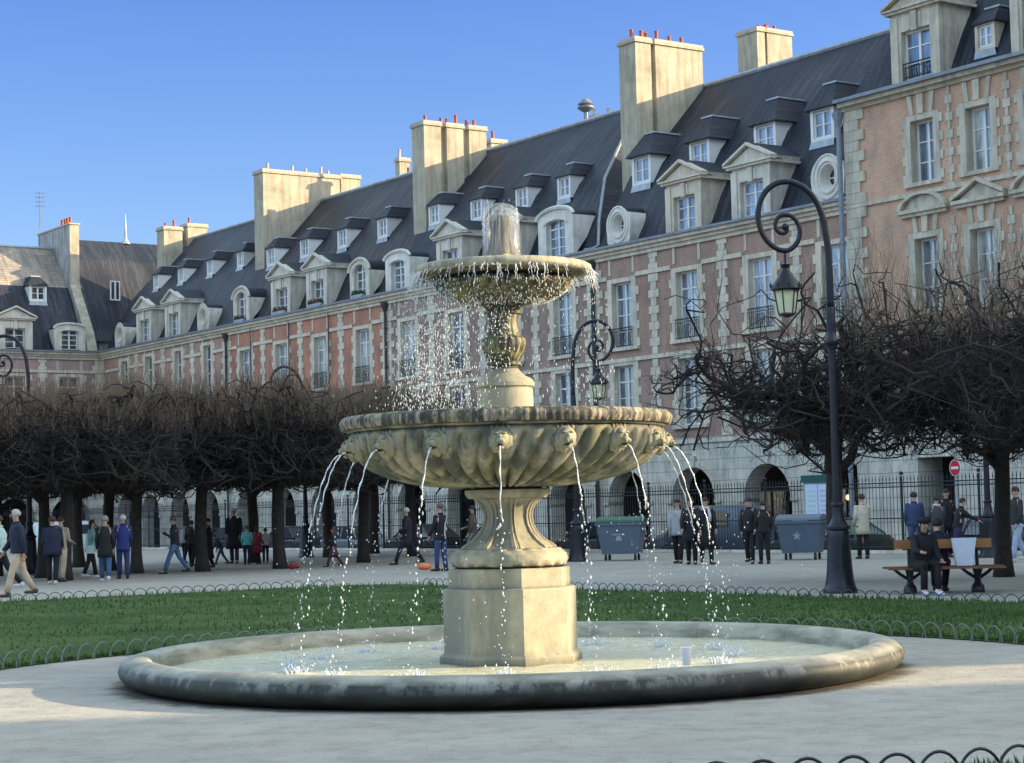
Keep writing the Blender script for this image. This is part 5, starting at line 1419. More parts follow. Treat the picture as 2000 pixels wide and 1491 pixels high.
car('dark blue parked car behind the left trees', 83.5, 44.4, (.018, .024, .045))
car('second dark blue parked car farther to the left behind the trees', 89.2, 44.4, (.02, .026, .05), flip=True)
car('white parked van at the far left behind the tree with the grey trunk', 100.8, 40.4, (.62, .66, .72), 'van', along='v')
car('black parked car behind the standing man in jeans', 64.8, 44.4, (.02, .02, .022), flip=True)
car('dark parked car partly hidden by the fountain neck', 58.8, 44.4, (.02, .022, .03))
car('grey blue parked van behind the left rubbish container', 52.6, 44.6, (.08, .11, .16), 'van')
car('dark green parked car between the two rubbish containers', 46.4, 44.4, (.02, .03, .028), glass=(.12, .2, .17))
car('dark parked car behind the lamp post base', 39.8, 44.4, (.03, .03, .04), flip=True)

# ------------------------------------------------------------------ rubbish containers, signs
def star(mb, cx, cz, y, r, mi):
    for k in range(5):
        a = PI / 2 + 2 * PI * k / 5; b1, b2 = a - PI / 5, a + PI / 5
        mb.poly([(cx, y, cz), (cx + r * .42 * math.cos(b1), y, cz + r * .42 * math.sin(b1)), (cx + r * math.cos(a), y, cz + r * math.sin(a)), (cx + r * .42 * math.cos(b2), y, cz + r * .42 * math.sin(b2))], mi)
def bin_(label, x, y, rz, w, h, lid, body, emblem):
    r = thing('rubbish_container', label, 'rubbish container', (x, y, 0), rz, 'wheeled rubbish containers')
    bm_ = plain(body, .45, vary=.08); lm_ = plain(lid, .45, vary=.08)
    mb = MB(); mb.hexa([(-w / 2 * .8, -.34, .2), (w / 2 * .8, -.34, .2), (w / 2 * .8, .34, .2), (-w / 2 * .8, .34, .2)], [(-w / 2, -.46, h), (w / 2, -.46, h), (w / 2, .46, h), (-w / 2, .46, h)])
    mb.box(-w / 2 - .03, w / 2 + .03, -.49, .49, h - .07, h + .001)
    for s in (-1, 1): mb.tube([(s * (w / 2 + .02), -.1, h * .75), (s * (w / 2 + .09), 0, h * .75), (s * (w / 2 + .02), .1, h * .75)], .02, 5)
    obj('tub', mb, [bm_], r)
    mb = MB(); n = 8; prev = None
    for i in range(n):
        a0, a1 = PI * i / n, PI * (i + 1) / n
        mb.poly([(-w / 2, -.48 * math.cos(a0), h + .02 + .16 * math.sin(a0)), (w / 2, -.48 * math.cos(a0), h + .02 + .16 * math.sin(a0)), (w / 2, -.48 * math.cos(a1), h + .02 + .16 * math.sin(a1)), (-w / 2, -.48 * math.cos(a1), h + .02 + .16 * math.sin(a1))])
    for s in (-1, 1): mb.poly([(s * w / 2, -.48 * math.cos(PI * i / n), h + .02 + .16 * math.sin(PI * i / n)) for i in range(n + 1)])
    obj('lid', mb, [lm_], r)
    for sx in (-1, 1):
        for sy in (-1, 1):
            mb = MB(); mb.box(sx * w * .33 - .02, sx * w * .33 + .02, sy * .25 - .02, sy * .25 + .02, .1, .21, 0)
            mb.tube([(sx * w * .33 - .025, sy * .25, .09), (sx * w * .33 + .025, sy * .25, .09)], .09, 10, 0); obj('wheel', mb, [M['iron']], r)
    mb = MB(); yf = lambda z: -.34 - .12 * (z - .2) / (h - .2) - .006
    zc = h * .62
    if emblem == 'star':
        b = len(mb.v); star(mb, -.05, 0, 0, .14, 0)
    else:
        mb.poly([(-.2, 0, .06), (.2, 0, .06), (.2, 0, .1), (-.2, 0, .1)]); mb.poly([(-.1, 0, -.1), (.1, 0, -.1), (.06, 0, .04), (-.06, 0, .04)])
    o = obj('emblem', mb, [M['lead']], r, loc=(0, yf(zc) - .006, zc)); o.rotation_euler = (math.atan(.12 / (h - .2)), 0, 0)
    return r
bin_('grey wheeled rubbish container with a green lid, right of the fountain', 3.15, 58.0, R(-16), 1.35, 1.12, (.035, .11, .07), (.10, .13, .17), 'mark')
bin_('blue grey wheeled rubbish container with a white star, left of the lamp post', 7.95, 54.2, R(-22), 1.25, 1.08, (.12, .145, .18), (.09, .12, .17), 'star')
# notice board at the railing
g = P(44.2, 41.85); nb = thing('notice_board', 'green topped notice board with pale posters on the railing left of the lamp post', 'notice board', (g.x, g.y, 0), R(-14))
mb = MB(); mb.box(-.02 - .42, -.36, -.03, .03, 0, 2.1); mb.box(.36, .44, -.03, .03, 0, 2.1); mb.box(-.44, .44, -.02, .04, 1.1, 2.2); obj('frame', mb, M['lead'], nb)
mb = MB(); mb.box(-.5, .5, -.08, .08, 2.202, 2.42); obj('header', mb, plain((.02, .09, .08), .5), nb)
for i, c in enumerate(((.55, .66, .82), (.60, .63, .85))):
    mb = MB(); x = -.38 + i * .39; mb.box(x, x + .37, -.04, -.022, 1.16, 2.14, 0)
    for k in range(5): mb.box(x + .05, x + .31, -.044, -.041, 1.3 + k * .15, 1.36 + k * .15, 1)
    obj('poster', mb, [plain(c, .6, vary=.03), plain((.42, .52, .62) if i else (.45, .6, .55), .6)], nb)
# no-entry sign
g = P(40.1, 43.6); ne = thing('road_sign', 'round no entry road sign on a post behind the bench', 'road sign', (g.x, g.y, -.42), R(-62))
mb = MB(); mb.tube([(0, 0, 0), (0, 0, 3.2)], .035, 8); obj('post', mb, M['lead'], ne)
mb = MB(); n = 28
def disc(mb, r, y, mi, cz=3.0): mb.poly([(r * math.cos(2 * PI * k / n), y, cz + r * math.sin(2 * PI * k / n)) for k in range(n)], mi)
mb.tube([(0, -.04, 2.92), (0, -.06, 2.92)], .25, 28, 1); disc(mb, .225, -.066, 0, 2.92); mb.box(-.16, .16, -.075, -.068, 2.88, 2.96, 1)
obj('disc', mb, [plain((.55, .03, .04), .4), M['white']], ne)
# shop signs and lanterns in the gallery
wm_ = bpy.data.materials.new('lit_lamp'); wm_.use_nodes = True; wb = wm_.node_tree.nodes['Principled BSDF']; wb.inputs['Emission Color'].default_value = (1, .72, .4, 1); wb.inputs['Emission Strength'].default_value = 1.6; wb.inputs['Base Color'].default_value = (.8, .6, .4, 1)
for u, z, dy in ((54.9, 2.5, 2.6), (53.9, 1.75, 3.4), (59.3, 2.3, 3.0), (76.0, 2.3, 3.0), (84.4, 2.35, 2.5), (46.1, 2.5, 3.2)):
    mb = MB(); mb.tube([(0, 0, .12), (0, 0, 3.55 - z)], .012, 4, 0); mb.ball((0, 0, 0), .11, 10, 8, 1); g = P(u, 49.2 + dy, z)
    tag(obj('gallery_lantern', mb, [M['iron'], wm_], loc=g), 'small warm globe lamp hanging inside the arcade', 'lantern', 'globe lamps in the arcades')

# ------------------------------------------------------------------ bench
g0 = Vector((7.15, 32.75, 0)); be = thing('park_bench', 'double sided wooden bench with cast iron feet, right of the lamp post', 'bench', g0, R(-4))
wood = plain((.20, .085, .035), .5, vary=.25, scale=4); wood2 = plain((.34, .15, .05), .5, vary=.2, scale=4)
mb = MB()
for s in (-1, 1):
    for j in range(3): y = s * (.08 + j * .13); mb.box(-.96, .96, min(y, y + s * .115), max(y, y + s * .115), .425 - j * .006, .455 - j * .006)
obj('seat', mb, wood, be)
mb = MB()
for s in (-1, 1): mb.box(-.80, .80, s * .045 - .012, s * .045 + .012, .75, .90)
obj('backrest', mb, wood2, be)
for s in (-1, 1):
    mb = MB(); x = s * .56
    mb.lathe([(.11, 0), (.115, .05), (.10, .12), (.06, .17), (.045, .25), (.06, .36)], 14, (x, 0), cap=True)
    for t in (-1, 1):
        mb.tube([(x, 0, .22), (x, t * .15, .30), (x, t * .32, .41), (x, t * .44, .42)], [.05, .04, .035, .03], 8); mb.tube([(x, t * .1, .12), (x, t * .22, .22), (x, t * .17, .34)], .022, 6)
        mb.tube([(x + t * .04, 0, .25), (x + t * .16, 0, .33), (x + t * .26, 0, .415)], .03, 6)
    mb.tube([(x, 0, .36), (x, 0, .95)], [.032, .026], 8); obj('leg', mb, M['lamp_iron'], be, angle=40)
mb = MB(); b = []
mb.hexa([(-.13, -.07, 0), (.13, -.07, 0), (.13, .07, 0), (-.13, .07, 0)], [(-.20, -.05, .46), (.21, -.06, .46), (.20, .05, .45), (-.19, .05, .45)])
bg = tag(obj('shopping_bag', mb, plain((.62, .66, .78), .6, vary=.06, scale=8), loc=(7.44, 32.50, .46)), 'pale bluish white bag standing on the bench', 'bag')
mb = MB(); mb.lathe([(.05, 0), (.16, .02), (.20, .08), (.17, .14), (.10, .17), (.02, .175)], 14, cap=True)
tag(obj('ball', mb, plain((.85, .22, .07), .5), smooth=True, loc=(-2.52, 53.5, .0)), 'orange ball lying on the gravel left of the fountain neck', 'ball')
mb = MB(); mb.ball((0, 0, .07), .2, 12, 8, 0, (1.0, .6, .36), fn=lambda d: 1 + .15 * noise.noise(d * 3)); mb.tube([(-.1, 0, .15), (0, 0, .24), (.1, 0, .15)], .012, 5)
tag(obj('cloth_bag', mb, plain((.34, .02, .03), .7), smooth=True, loc=(-6.55, 57.4, 0)), 'dark red bag lying beside the dark tree trunk', 'bag')

# ------------------------------------------------------------------ people
SK = plain((.50, .30, .22), .6, vary=.05, name='skin')
def skin_mesh(name, nodes, edges, root, mats, extra=None):
    me = bpy.data.meshes.new(name + '_cage'); ids = list(nodes); me.from_pydata([nodes[k][0] for k in ids], [(ids.index(a), ids.index(b)) for a, b in edges], [])
    o = bpy.data.objects.new(name, me); col.objects.link(o)
    md = o.modifiers.new('s', 'SKIN'); md.use_smooth_shade = True
    sv = me.skin_vertices[0].data
    for i, k in enumerate(ids):
        r = nodes[k][1]; sv[i].radius = r if isinstance(r, tuple) else (r, r); sv[i].use_root = (k == root)
    sb = o.modifiers.new('b', 'SUBSURF'); sb.levels = 1; sb.render_levels = 1
    bpy.context.view_layer.update(); dg = bpy.context.evaluated_depsgraph_get()
    out = bpy.data.meshes.new_from_object(o.evaluated_get(dg)); bpy.data.objects.remove(o); bpy.data.meshes.remove(me)
    out.name = name
    return out
def merge_mb(me, mb, mats):
    """append helper geometry to a mesh (slot numbers in mb.m)"""
    v = [tuple(x.co) for x in me.vertices]; f = [tuple(p.vertices) for p in me.polygons]; mi = [0] * len(f); n = len(v)
    v += mb.v; f += [tuple(i + n for i in q) for q in mb.f]; mi += mb.m
    m2 = bpy.data.meshes.new(me.name); m2.from_pydata(v, [], f)
    for m in mats: m2.materials.append(m)
    m2.polygons.foreach_set('material_index', mi); m2.polygons.foreach_set('use_smooth', [True] * len(f)); m2.update(); bpy.data.meshes.remove(me); return m2
def hand(mb, p, d, side):
    """five fingers from the palm end p, pointing along d"""
    d = Vector(d).normalized(); s = Vector(side).normalized(); nrm = d.cross(s).normalized()
    for k, L in enumerate((.058, .068, .064, .050)):
        b = p + s * ((k - 1.5) * .018); c1 = b + d * L * .55 + nrm * .006; c2 = b + d * L + nrm * .022
        mb.tube([b - d * .02, c1, c2], [.0085, .008, .006], 5, 0)
    b = p - d * .045 + s * (-.030); mb.tube([b, b - s * .022 + d * .025, b - s * .024 + d * .055], [.011, .009, .007], 5, 0)
def person(label, x, y, face, h=1.72, top=(.02, .02, .03), bottom=(.02, .02, .03), shoe=(.03, .03, .03), hair=(.04, .03, .025), stride=.25, coat=.0, arm=(0.1, 0.1), bend=(.25, .25),
           lean=0, skirt=None, bald=False, long_hair=False, hat=None, pose='stand', scarf=None, bag=None, bulk=1.0, group='people in the garden', z=0.0, baglabel='handbag'):
    """face: direction (degrees) the person looks to; local forward is -Y, right-hand side is -X"""
    r = thing('person', label, 'person', (x, y, z), R(face + 90)); k = h / 1.75; r.scale = (k, k, k)
    hz = .93
    if pose == 'sit': hz = .52
    L = lean
    def sp(zz, fwd=0): return Vector((0, -(zz - hz) * math.sin(L) - fwd, hz + (zz - hz) * math.cos(L)))
    rg = random.Random(sum(map(ord, label))); J = {}
    arm = tuple(a + rg.uniform(-.18, .28) for a in arm); bend = tuple(max(.1, b + rg.uniform(-.1, .9) * (rg.random() < .6)) for b in bend)
    if pose == 'stand' and not lean: lean = rg.uniform(-.03, .07)
    L = lean
    pel = Vector((0, 0, hz)); bel = sp(hz + .16); che = sp(hz + .36); nb_ = sp(hz + .53); nk = sp(hz + .58, .005); hd1 = sp(hz + .645, .02); hd2 = sp(hz + .71, .02); hd3 = sp(hz + .765, .005)
    J.update(pelvis=(pel, (.145, .115)), belly=(bel, (.13, .105)), chest=(che, (.155, .115)), neckb=(nb_, .065), neck=(nk, .052), chin=(hd1, .066), head=(hd2, .088), crown=(hd3, .066))
    E = [('pelvis', 'belly'), ('belly', 'chest'), ('chest', 'neckb'), ('neckb', 'neck'), ('neck', 'chin'), ('chin', 'head'), ('head', 'crown')]
    fx = MB(); legs = []; arms = []
    for si, s in enumerate((1, -1)):
        sw = stride * (1 if s > 0 else -1)
        hip = Vector((s * .09, 0, hz - .04))
        if pose == 'sit':
            kn = Vector((s * .12, -.44, hz + .0)); an = Vector((s * .10 + (.0 if s > 0 else .02), -.40 - sw * .6, .09))
        else:
            kn = Vector((s * .095, -sw * .55 - .02, .50)); an = Vector((s * .09, -sw * (1.05 if sw > 0 else 1.35), .085 + (.05 if sw < -.1 else 0)))
        toe = an + Vector((s * .02, -.15, -.045))
        J['hip%d' % si] = (hip, .095); J['knee%d' % si] = (kn, .058); J['ankle%d' % si] = (an, .038); J['toe%d' % si] = (toe, .032)
        E += [('pelvis', 'hip%d' % si), ('hip%d' % si, 'knee%d' % si), ('knee%d' % si, 'ankle%d' % si), ('ankle%d' % si, 'toe%d' % si)]
        legs.append((hip, kn, an, toe))
        sh = che + Vector((s * .172, .0, .095 * math.cos(L))) + Vector((0, -.11 * math.sin(L), 0))
        a_ = arm[si]; bd = bend[si]
        ud = Vector((s * .16, -math.sin(a_), -math.cos(a_))).normalized(); el = sh + ud * .285
        fd = Vector((s * -.05, -math.sin(a_ + bd), -math.cos(a_ + bd))).normalized(); wr = el + fd * .25; pm = wr + fd * .07
        J['sh%d' % si] = (sh, .062); J['el%d' % si] = (el, .043); J['wr%d' % si] = (wr, .030); J['pm%d' % si] = (pm, (.036, .024))
        E += [('chest', 'sh%d' % si), ('sh%d' % si, 'el%d' % si), ('el%d' % si, 'wr%d' % si), ('wr%d' % si, 'pm%d' % si)]
        arms.append((sh, el, wr, pm)); hand(fx, pm + fd * .02, fd, Vector((0, -1, 0)) if abs(fd.y) < .7 else Vector((s, 0, 0)))
    # face: nose, ears, eyes, mouth
    c = hd2; fw_ = Vector((0, -math.cos(L), -math.sin(L)))
    fx.tube([c + fw_ * .075 + Vector((0, 0, .012)), c + fw_ * .108 + Vector((0, 0, -.020)), c + fw_ * .085 + Vector((0, 0, -.03))], [.008, .014, .010], 6, 0)
    for s in (1, -1):
        fx.ball(c + Vector((s * .086, .005, -.012)), .026, 8, 6, 0, (.4, .8, 1.2)); fx.ball(c + fw_ * .080 + Vector((s * .032, 0, .012)), .011, 6, 5, 1, (1.3, .7, .8))
    fx.ball(c + fw_ * .083 + Vector((0, 0, -.052)), .018, 8, 5, 2, (1.5, .5, .4))
    me = skin_mesh('body', J, E, 'pelvis', None); mats = [SK, M['dark'], plain((.30, .10, .09), .6)]
    bo = link('body', merge_mb(me, fx, mats), r)
    hm_ = plain(hair, .75, vary=.3, scale=30)
    if not bald or True:
        mb = MB(); hb = c + Vector((0, .012, .022))
        mb.ball(hb, .102, 14, 10, 0, (.97, 1.04, .98), fn=lambda d: (1.0 if (d.y > -.35 or d.z > .35) and (d.z > -.55) else .80) * (1 + .04 * noise.noise(d * 5)) * (.93 if bald and d.z > .3 else 1))
        if long_hair: mb.eltube([c + Vector((0, .05, .04)), c + Vector((0, .075, -.08)), c + Vector((0, .085, -.24))], [.085, .095, .07], [.05, .045, .03], (1, 0, 0), 10)
        obj('hair', mb, hm_, r, smooth=True)
    if hat:
        mb = MB(); mb.ball(c + Vector((0, .01, .06)), .112, 14, 8, 0, (1.05, 1.08, .62)); mb.lathe([(.115, c.z + .035), (.12, c.z + .05), (.10, c.z + .06)], 14, (c.x, c.y + .01)); obj('hat', mb, plain(hat, .8), r, smooth=True)
    # clothing
    tm = plain(top, .8, vary=.18, scale=9); bmt = plain(bottom, .85, vary=.18, scale=9)
    mb = MB(); q = bulk
    nz = lambda m_, a_=.010: [m_.v.__setitem__(i, tuple(Vector(p) + noise.noise_vector(Vector((p[0] * 9 + rg.random() * .2, p[1] * 9, p[2] * 6 + len(label)))) * a_)) for i, p in enumerate(m_.v)]
    hem = pel + Vector((0, .0, -.06 - coat)) if pose != 'sit' else pel + Vector((0, 0, -.06))
    pts = [hem, pel + (hem - pel) * .45, bel, che, sp(hz + .46), sp(hz + .535)]
    fl = coat * .12
    mb.eltube(pts, [(.185 + fl) * q, (.182 + fl * .5) * q, .165 * q, .188 * q, .145 * q, .072], [(.145 + fl) * q, .142 * q, .132 * q, .142 * q, .115 * q, .066], (1, 0, 0), 16)
    for (sh, el, wr, pm) in arms:
        mb.tube([sh + (che - sh) * .3, sh, el, wr + (el - wr) * .02], [.062 * q, .068 * q, .054 * q, .042 * q], 10)
        mb.ball(sh, .068 * q, 10, 8, 0); mb.ball(el, .054 * q, 8, 6, 0)
    mb.tube([sp(hz + .52, .0), sp(hz + .575, .002)], [.082, .072], 10)
    nz(mb, .022); obj('coat' if coat > .1 else 'jacket', mb, tm, r, smooth=True)
    if skirt:
        mb = MB(); mb.eltube([pel + Vector((0, 0, .05)), pel + Vector((0, 0, -.12)), pel + Vector((0, 0, -.42))], [.15, .18, .27], [.12, .15, .24], (1, 0, 0), 16); obj('skirt', mb, plain(skirt, .8), r, smooth=True)
    mb = MB()
    if pose == 'sit': mb.ball(pel, .165, 12, 8, 0, (1.08, 1, .75))
    else: mb.eltube([pel + Vector((0, 0, .06)), pel + Vector((0, 0, -.07)), pel + Vector((0, 0, -.12))], [.15, .165, .12], [.12, .13, .10], (1, 0, 0), 14)
    for (hip, kn, an, toe) in legs:
        mb.tube([hip, hip + (kn - hip) * .5, kn, kn + (an - kn) * .5, an + (kn - an) * .04], [.103, .090, .073, .066, .058], 10); mb.ball(kn, .073, 8, 6, 0)
    nz(mb, .014); obj('trousers', mb, bmt, r, smooth=True)
    sm_ = plain(shoe, .6)
    for (hip, kn, an, toe) in legs:
        mb = MB(); d = (toe - an); b = Vector((an.x, an.y, an.z - .045)); f = Vector((d.x, d.y, 0)).normalized()
        mb.eltube([b - f * .075 + Vector((0, 0, .01)), b - f * .03 + Vector((0, 0, .012)), b + f * .08 + Vector((0, 0, -.002)), b + f * .17 + Vector((0, 0, -.008)), b + f * .205 + Vector((0, 0, -.01))], [.034, .044, .048, .042, .02], [.040, .052, .040, .030, .015], (1, 0, 0), 10)
        mb.tube([an + Vector((0, 0, .03)), b], [.046, .05], 8); obj('shoe', mb, sm_, r, smooth=True)
    if scarf:
        mb = MB(); n = 14; cc = sp(hz + .55); mb.tube([cc + Vector((.085 * math.cos(2 * PI * i / n), .085 * math.sin(2 * PI * i / n), .01 * math.sin(i))) for i in range(n + 1)], .034, 7); mb.tube([cc + Vector((.05, -.1, 0)), cc + Vector((.07, -.16, -.2)), cc + Vector((.06, -.17, -.36))], [.03, .045, .04], 7)
        obj('scarf', mb, plain(scarf, .9), r, smooth=True)
    if bag:
        mb = MB(); p = arms[1][3] if False else pel + Vector((-.24, .02, -.02)); mb.hexa([p + Vector((-.05, -.13, -.16)), p + Vector((.05, -.13, -.16)), p + Vector((.05, .13, -.16)), p + Vector((-.05, .13, -.16))], [p + Vector((-.04, -.11, .08)), p + Vector((.04, -.11, .08)), p + Vector((.04, .11, .08)), p + Vector((-.04, .11, .08))])
        mb.tube([p + Vector((0, -.1, .08)), che + Vector((-.14, -.05, .16)), che + Vector((-.08, .06, .18)), p + Vector((0, .1, .08))], .012, 5)
        o = obj('handbag', mb, plain(bag, .6)); o.parent = None; o.matrix_world = Matrix.LocRotScale(r.location, r.rotation_euler, r.scale); tag(o, baglabel, 'bag')
    return r
def gp(px, py):      # a point of the photograph on the garden ground (same camera as below)
    c, s = math.cos(R(1.4)), math.sin(R(1.4)); a = (px - 1000) / 3800; b = -(py - 745.5) / 3800; a2 = a * c + b * s; b2 = -a * s + b * c; p_ = math.atan(252.5 / 3800)
    d = Vector((a2, math.cos(p_) - b2 * math.sin(p_), math.sin(p_) + b2 * math.cos(p_))); t = -1.55 / d.z; return d.x * t, d.y * t
NAVY = (.018, .022, .045); BLK = (.012, .012, .016); JEAN = (.055, .10, .19); GREY = (.25, .25, .25)
def pp(label, px, py, face, **kw): x, y = gp(px, py); return person(label, x, y, face, **kw)
pp('grey haired man in navy jacket and beige trousers, walking at the left edge', 37, 1166, 205, h=1.84, top=NAVY, bottom=(.48, .38, .26), shoe=(.06, .045, .035), hair=(.42, .40, .38), stride=.24, arm=(-.15, .25), bald=True, bulk=1.15)
pp('person in a mint jacket and dark trousers cut off by the left edge', 2, 1152, 190, h=1.74, top=(.42, .55, .50), bottom=BLK, shoe=(.6, .6, .62), stride=.34, bulk=1.1)
pp('person seen from behind in a hooded dark navy coat with white soles', 103, 1142, 95, h=1.70, top=(.014, .018, .04), bottom=BLK, shoe=(.5, .5, .5), stride=.08, coat=.12, bulk=1.25)
pp('person in beige trousers half hidden behind the dark navy coat', 119, 1137, 75, h=1.70, top=(.35, .30, .22), bottom=(.45, .38, .28), stride=.05)
pp('woman in a mint green jacket with a white bag, black trousers', 177, 1130, 15, h=1.58, top=(.22, .40, .36), bottom=BLK, shoe=(.6, .58, .58), stride=.15, long_hair=True, bend=(.9, 1.2), arm=(.3, .4), bag=(.55, .68, .66), baglabel='small white bag hanging at the side of the woman in mint green', coat=.08)
pp('grey haired person in a dark coat and jeans with a brown scarf', 206, 1137, 100, h=1.68, top=BLK, bottom=JEAN, shoe=(.55, .6, .62), hair=(.25, .23, .22), coat=.22, scarf=(.22, .16, .11), stride=.14)
pp('white haired person all in blue', 241, 1131, 110, h=1.70, top=(.025, .04, .17), bottom=(.03, .04, .13), hair=(.6, .58, .58), stride=.1, coat=.1)
pp('person in a dark jacket and light blue jeans walking by the thin tree', 342, 1121, 195, h=1.62, top=(.02, .022, .03), bottom=(.08, .14, .26), stride=.3, hair=(.12, .09, .08), arm=(.5, -.1), bend=(.8, .3))
pp('person in black behind the slim tree trunk, left side', 375, 1108, 80, h=1.5, top=(.03, .03, .03), bottom=BLK, stride=.15)
pp('small person in a pale top in the far left group', 361, 1100, 60, h=1.42, top=(.36, .35, .36), bottom=BLK, stride=.1)
pp('person in a long black coat half behind the slim tree trunk', 408, 1112, 200, h=1.55, top=BLK, bottom=BLK, coat=.5, stride=.12)
pp('crouching child in dark clothes beside the tall figure in the white hat', 432, 1103, 200, h=1.05, top=(.03, .03, .04), bottom=(.08, .1, .13), stride=.3, lean=.5)
pp('tall person in a dark open coat and a white hat', 458, 1101, 270, h=1.86, top=(.018, .018, .022), bottom=(.05, .05, .06), hat=(.62, .6, .58), coat=.4, stride=.1, bulk=1.15)
pp('child in a bright teal jacket', 483, 1103, 100, h=1.28, top=(.16, .50, .47), bottom=NAVY, stride=.06, hair=(.10, .08, .06))
pp('girl in a dark red dress next to the teal jacket', 503, 1102, 60, h=1.28, top=(.26, .02, .03), bottom=BLK, skirt=(.26, .02, .03), stride=.08, long_hair=True)
pp('child in a white top next to the red dress', 519, 1098, 100, h=1.16, top=(.52, .48, .48), bottom=NAVY, stride=.08)
pp('child in a burgundy skirt walking behind the water jets', 652, 1107, 200, h=1.18, top=(.03, .025, .035), bottom=(.10, .04, .05), skirt=(.16, .05, .07), stride=.3, long_hair=True, hair=(.10, .06, .05))
pp('grey haired person in a long dark coat striding left', 796, 1103, 190, h=1.72, top=(.025, .02, .028), bottom=(.02, .022, .04), hair=(.5, .46, .44), coat=.3, stride=.36, bulk=1.1)
pp('man in a black jacket and blue jeans standing just left of the fountain neck', 862, 1116, 140, h=1.80, top=(.012, .013, .018), bottom=(.045, .06, .15), hair=(.10, .09, .09), stride=.06, coat=.06, arm=(.2, .2), bend=(.5, .6))
pp('person in a brown coat partly hidden behind the fountain neck', 925, 1098, 180, h=1.74, top=(.10, .075, .06), bottom=(.14, .20, .25), stride=.25, coat=.2)
pp('person in a mottled grey jacket behind the right water jets', 1326, 1101, 250, h=1.76, top=(.33, .33, .34), bottom=BLK, stride=.1, long_hair=True, coat=.1, bulk=1.15)
pp('person in a black coat beside the mottled grey jacket', 1352, 1103, 260, h=1.80, top=(.016, .016, .022), bottom=BLK, hair=(.03, .03, .03), coat=.25, stride=.1, bulk=1.2)
pp('person in a long black coat with a white shawl collar', 1381, 1103, 280, h=1.78, top=BLK, bottom=BLK, coat=.42, scarf=(.55, .53, .55), stride=.12, bulk=1.15)
pp('man in black standing alone left of the star marked container', 1466, 1102, 250, h=1.74, top=(.016, .016, .022), bottom=BLK, stride=.12, bulk=1.05)
pp('person in black close to the star marked container', 1494, 1102, 95, h=1.66, top=(.014, .014, .018), bottom=BLK, stride=.05)
pp('person in a cream coat behind the base of the tall lamp post', 1687, 1092, 100, h=1.78, top=(.50, .45, .34), bottom=BLK, coat=.2, stride=.05, hair=(.05, .04, .03))
pp('person in a blue jacket seen from behind, beyond the bench', 1789, 1090, 80, h=1.80, top=(.03, .05, .12), bottom=(.06, .09, .17), stride=.05, bulk=1.15)
pp('person in a dark coat with a pale scarf, beyond the middle of the bench', 1833, 1090, 90, h=1.68, top=(.05, .055, .06), bottom=BLK, scarf=(.5, .5, .52), coat=.2, stride=.05)
pp('tall person in black beyond the bench, under the road sign', 1852, 1088, 260, h=1.86, top=BLK, bottom=BLK, coat=.15, stride=.05)
pp('person in black leaning forward to the right beyond the bench', 1872, 1092, 0, h=1.62, top=BLK, bottom=(.03, .02, .07), lean=.25, arm=(.9, .9), bend=(.2, .2), stride=.2)
pp('person in pale blue jeans at the right edge behind the last tree', 1990, 1098, 200, h=1.84, top=(.03, .03, .035), bottom=(.34, .42, .58), shoe=(.6, .6, .62), stride=.2, bag=(.12, .45, .09), baglabel='bright green bag of the person at the right edge')
sx, sy = 6.72, 32.42
person('woman in black with a beret and white shoes sitting on the bench', sx, sy, 278, h=1.70, top=BLK, bottom=(.014, .013, .014), shoe=(.62, .62, .75), hair=(.02, .018, .018), hat=(.012, .012, .014), pose='sit', lean=.28, arm=(.35, .45), bend=(.95, .8), stride=.14, bulk=1.1, long_hair=True)
person('person in a dark navy coat on the far side of the bench, bending right', 7.08, 32.95, 70, h=1.68, top=(.014, .014, .04), bottom=BLK, pose='sit', lean=.35, arm=(.5, .5), bend=(.8, .8), stride=.1, bulk=1.25, hair=(.02, .018, .018))
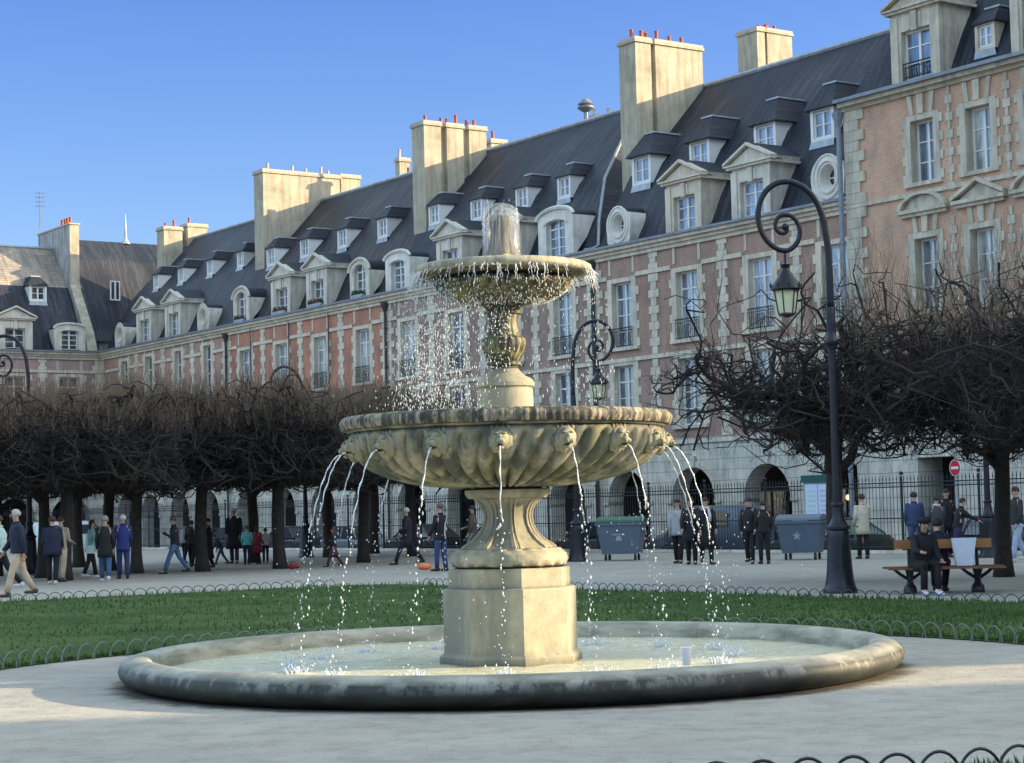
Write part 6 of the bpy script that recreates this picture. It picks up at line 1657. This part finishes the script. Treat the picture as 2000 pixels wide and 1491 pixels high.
# ------------------------------------------------------------------ camera, sun, sky
cam = bpy.data.cameras.new('camera'); co = link('camera', cam); sc.camera = co
F_PX = 3800.0; pitch = math.atan((998 - 745.5) / F_PX); roll = R(1.4)
cam.sensor_width = 36; cam.lens = F_PX / 2000 * 36; cam.clip_end = 4000; cam.clip_start = .1
fw = Vector((0, math.cos(pitch), math.sin(pitch))); up0 = Vector((0, -math.sin(pitch), math.cos(pitch))); rt0 = Vector((1, 0, 0))
rt = rt0 * math.cos(roll) - up0 * math.sin(roll)
up_ = rt0 * math.sin(roll) + up0 * math.cos(roll)
mw = Matrix((rt, up_, -fw)).transposed().to_4x4(); mw.translation = Vector((0, 0, 1.55))
co.matrix_world = mw
SUN_A, SUN_E = 92.0, 16.0     # azimuth measured from -Y towards +X, elevation
a = R(SUN_A); sd = Vector((math.sin(a) * math.cos(R(SUN_E)), -math.cos(a) * math.cos(R(SUN_E)), math.sin(R(SUN_E))))
sun = bpy.data.lights.new('sun', 'SUN'); sun.energy = 11.5; sun.angle = R(.53); sun.color = (1, .78, .47)
so = link('sun', sun); so.rotation_euler = sd.to_track_quat('Z', 'Y').to_euler()
w = bpy.data.worlds.new('World'); sc.world = w; w.use_nodes = True; nt = w.node_tree
sky = nt.nodes.new('ShaderNodeTexSky'); sky.sky_type = 'NISHITA'; sky.sun_disc = False
sky.sun_elevation = R(SUN_E); sky.sun_rotation = math.atan2(sd.x, sd.y)
sky.altitude = 50; sky.air_density = 1.0; sky.dust_density = .6; sky.ozone_density = 1.2
# clear blue near the horizon, brighter overhead
tc = nt.nodes.new('ShaderNodeTexCoord'); sx_ = nt.nodes.new('ShaderNodeSeparateXYZ'); nt.links.new(tc.outputs['Generated'], sx_.inputs[0])
rp = nt.nodes.new('ShaderNodeValToRGB'); e = rp.color_ramp.elements
e[0].position, e[0].color = 0.0, (.20, .215, .262, 1); e[1].position, e[1].color = .75, (1.22, .97, .72, 1)
for p_, c_ in ((.26, (.105, .146, .262)), (.08, (.162, .188, .264)), (.16, (.135, .171, .265)), (.34, (1.02, .89, .72))):
    x_ = e.new(p_); x_.color = c4(c_)
nt.links.new(sx_.outputs[2], rp.inputs[0])
tint = nt.nodes.new('ShaderNodeMix'); tint.data_type = 'RGBA'; tint.blend_type = 'MULTIPLY'; tint.inputs[0].default_value = 1.0
nt.links.new(sky.outputs[0], tint.inputs[6]); nt.links.new(rp.outputs[0], tint.inputs[7])
nt.links.new(tint.outputs[2], nt.nodes['Background'].inputs[0]); nt.nodes['Background'].inputs[1].default_value = .90
sc.view_settings.view_transform = 'Standard'; sc.view_settings.look = 'None'; sc.view_settings.exposure = 0; sc.view_settings.gamma = 1
sc.cycles.max_bounces = 6; sc.cycles.diffuse_bounces = 3; sc.cycles.glossy_bounces = 3; sc.cycles.transparent_max_bounces = 6
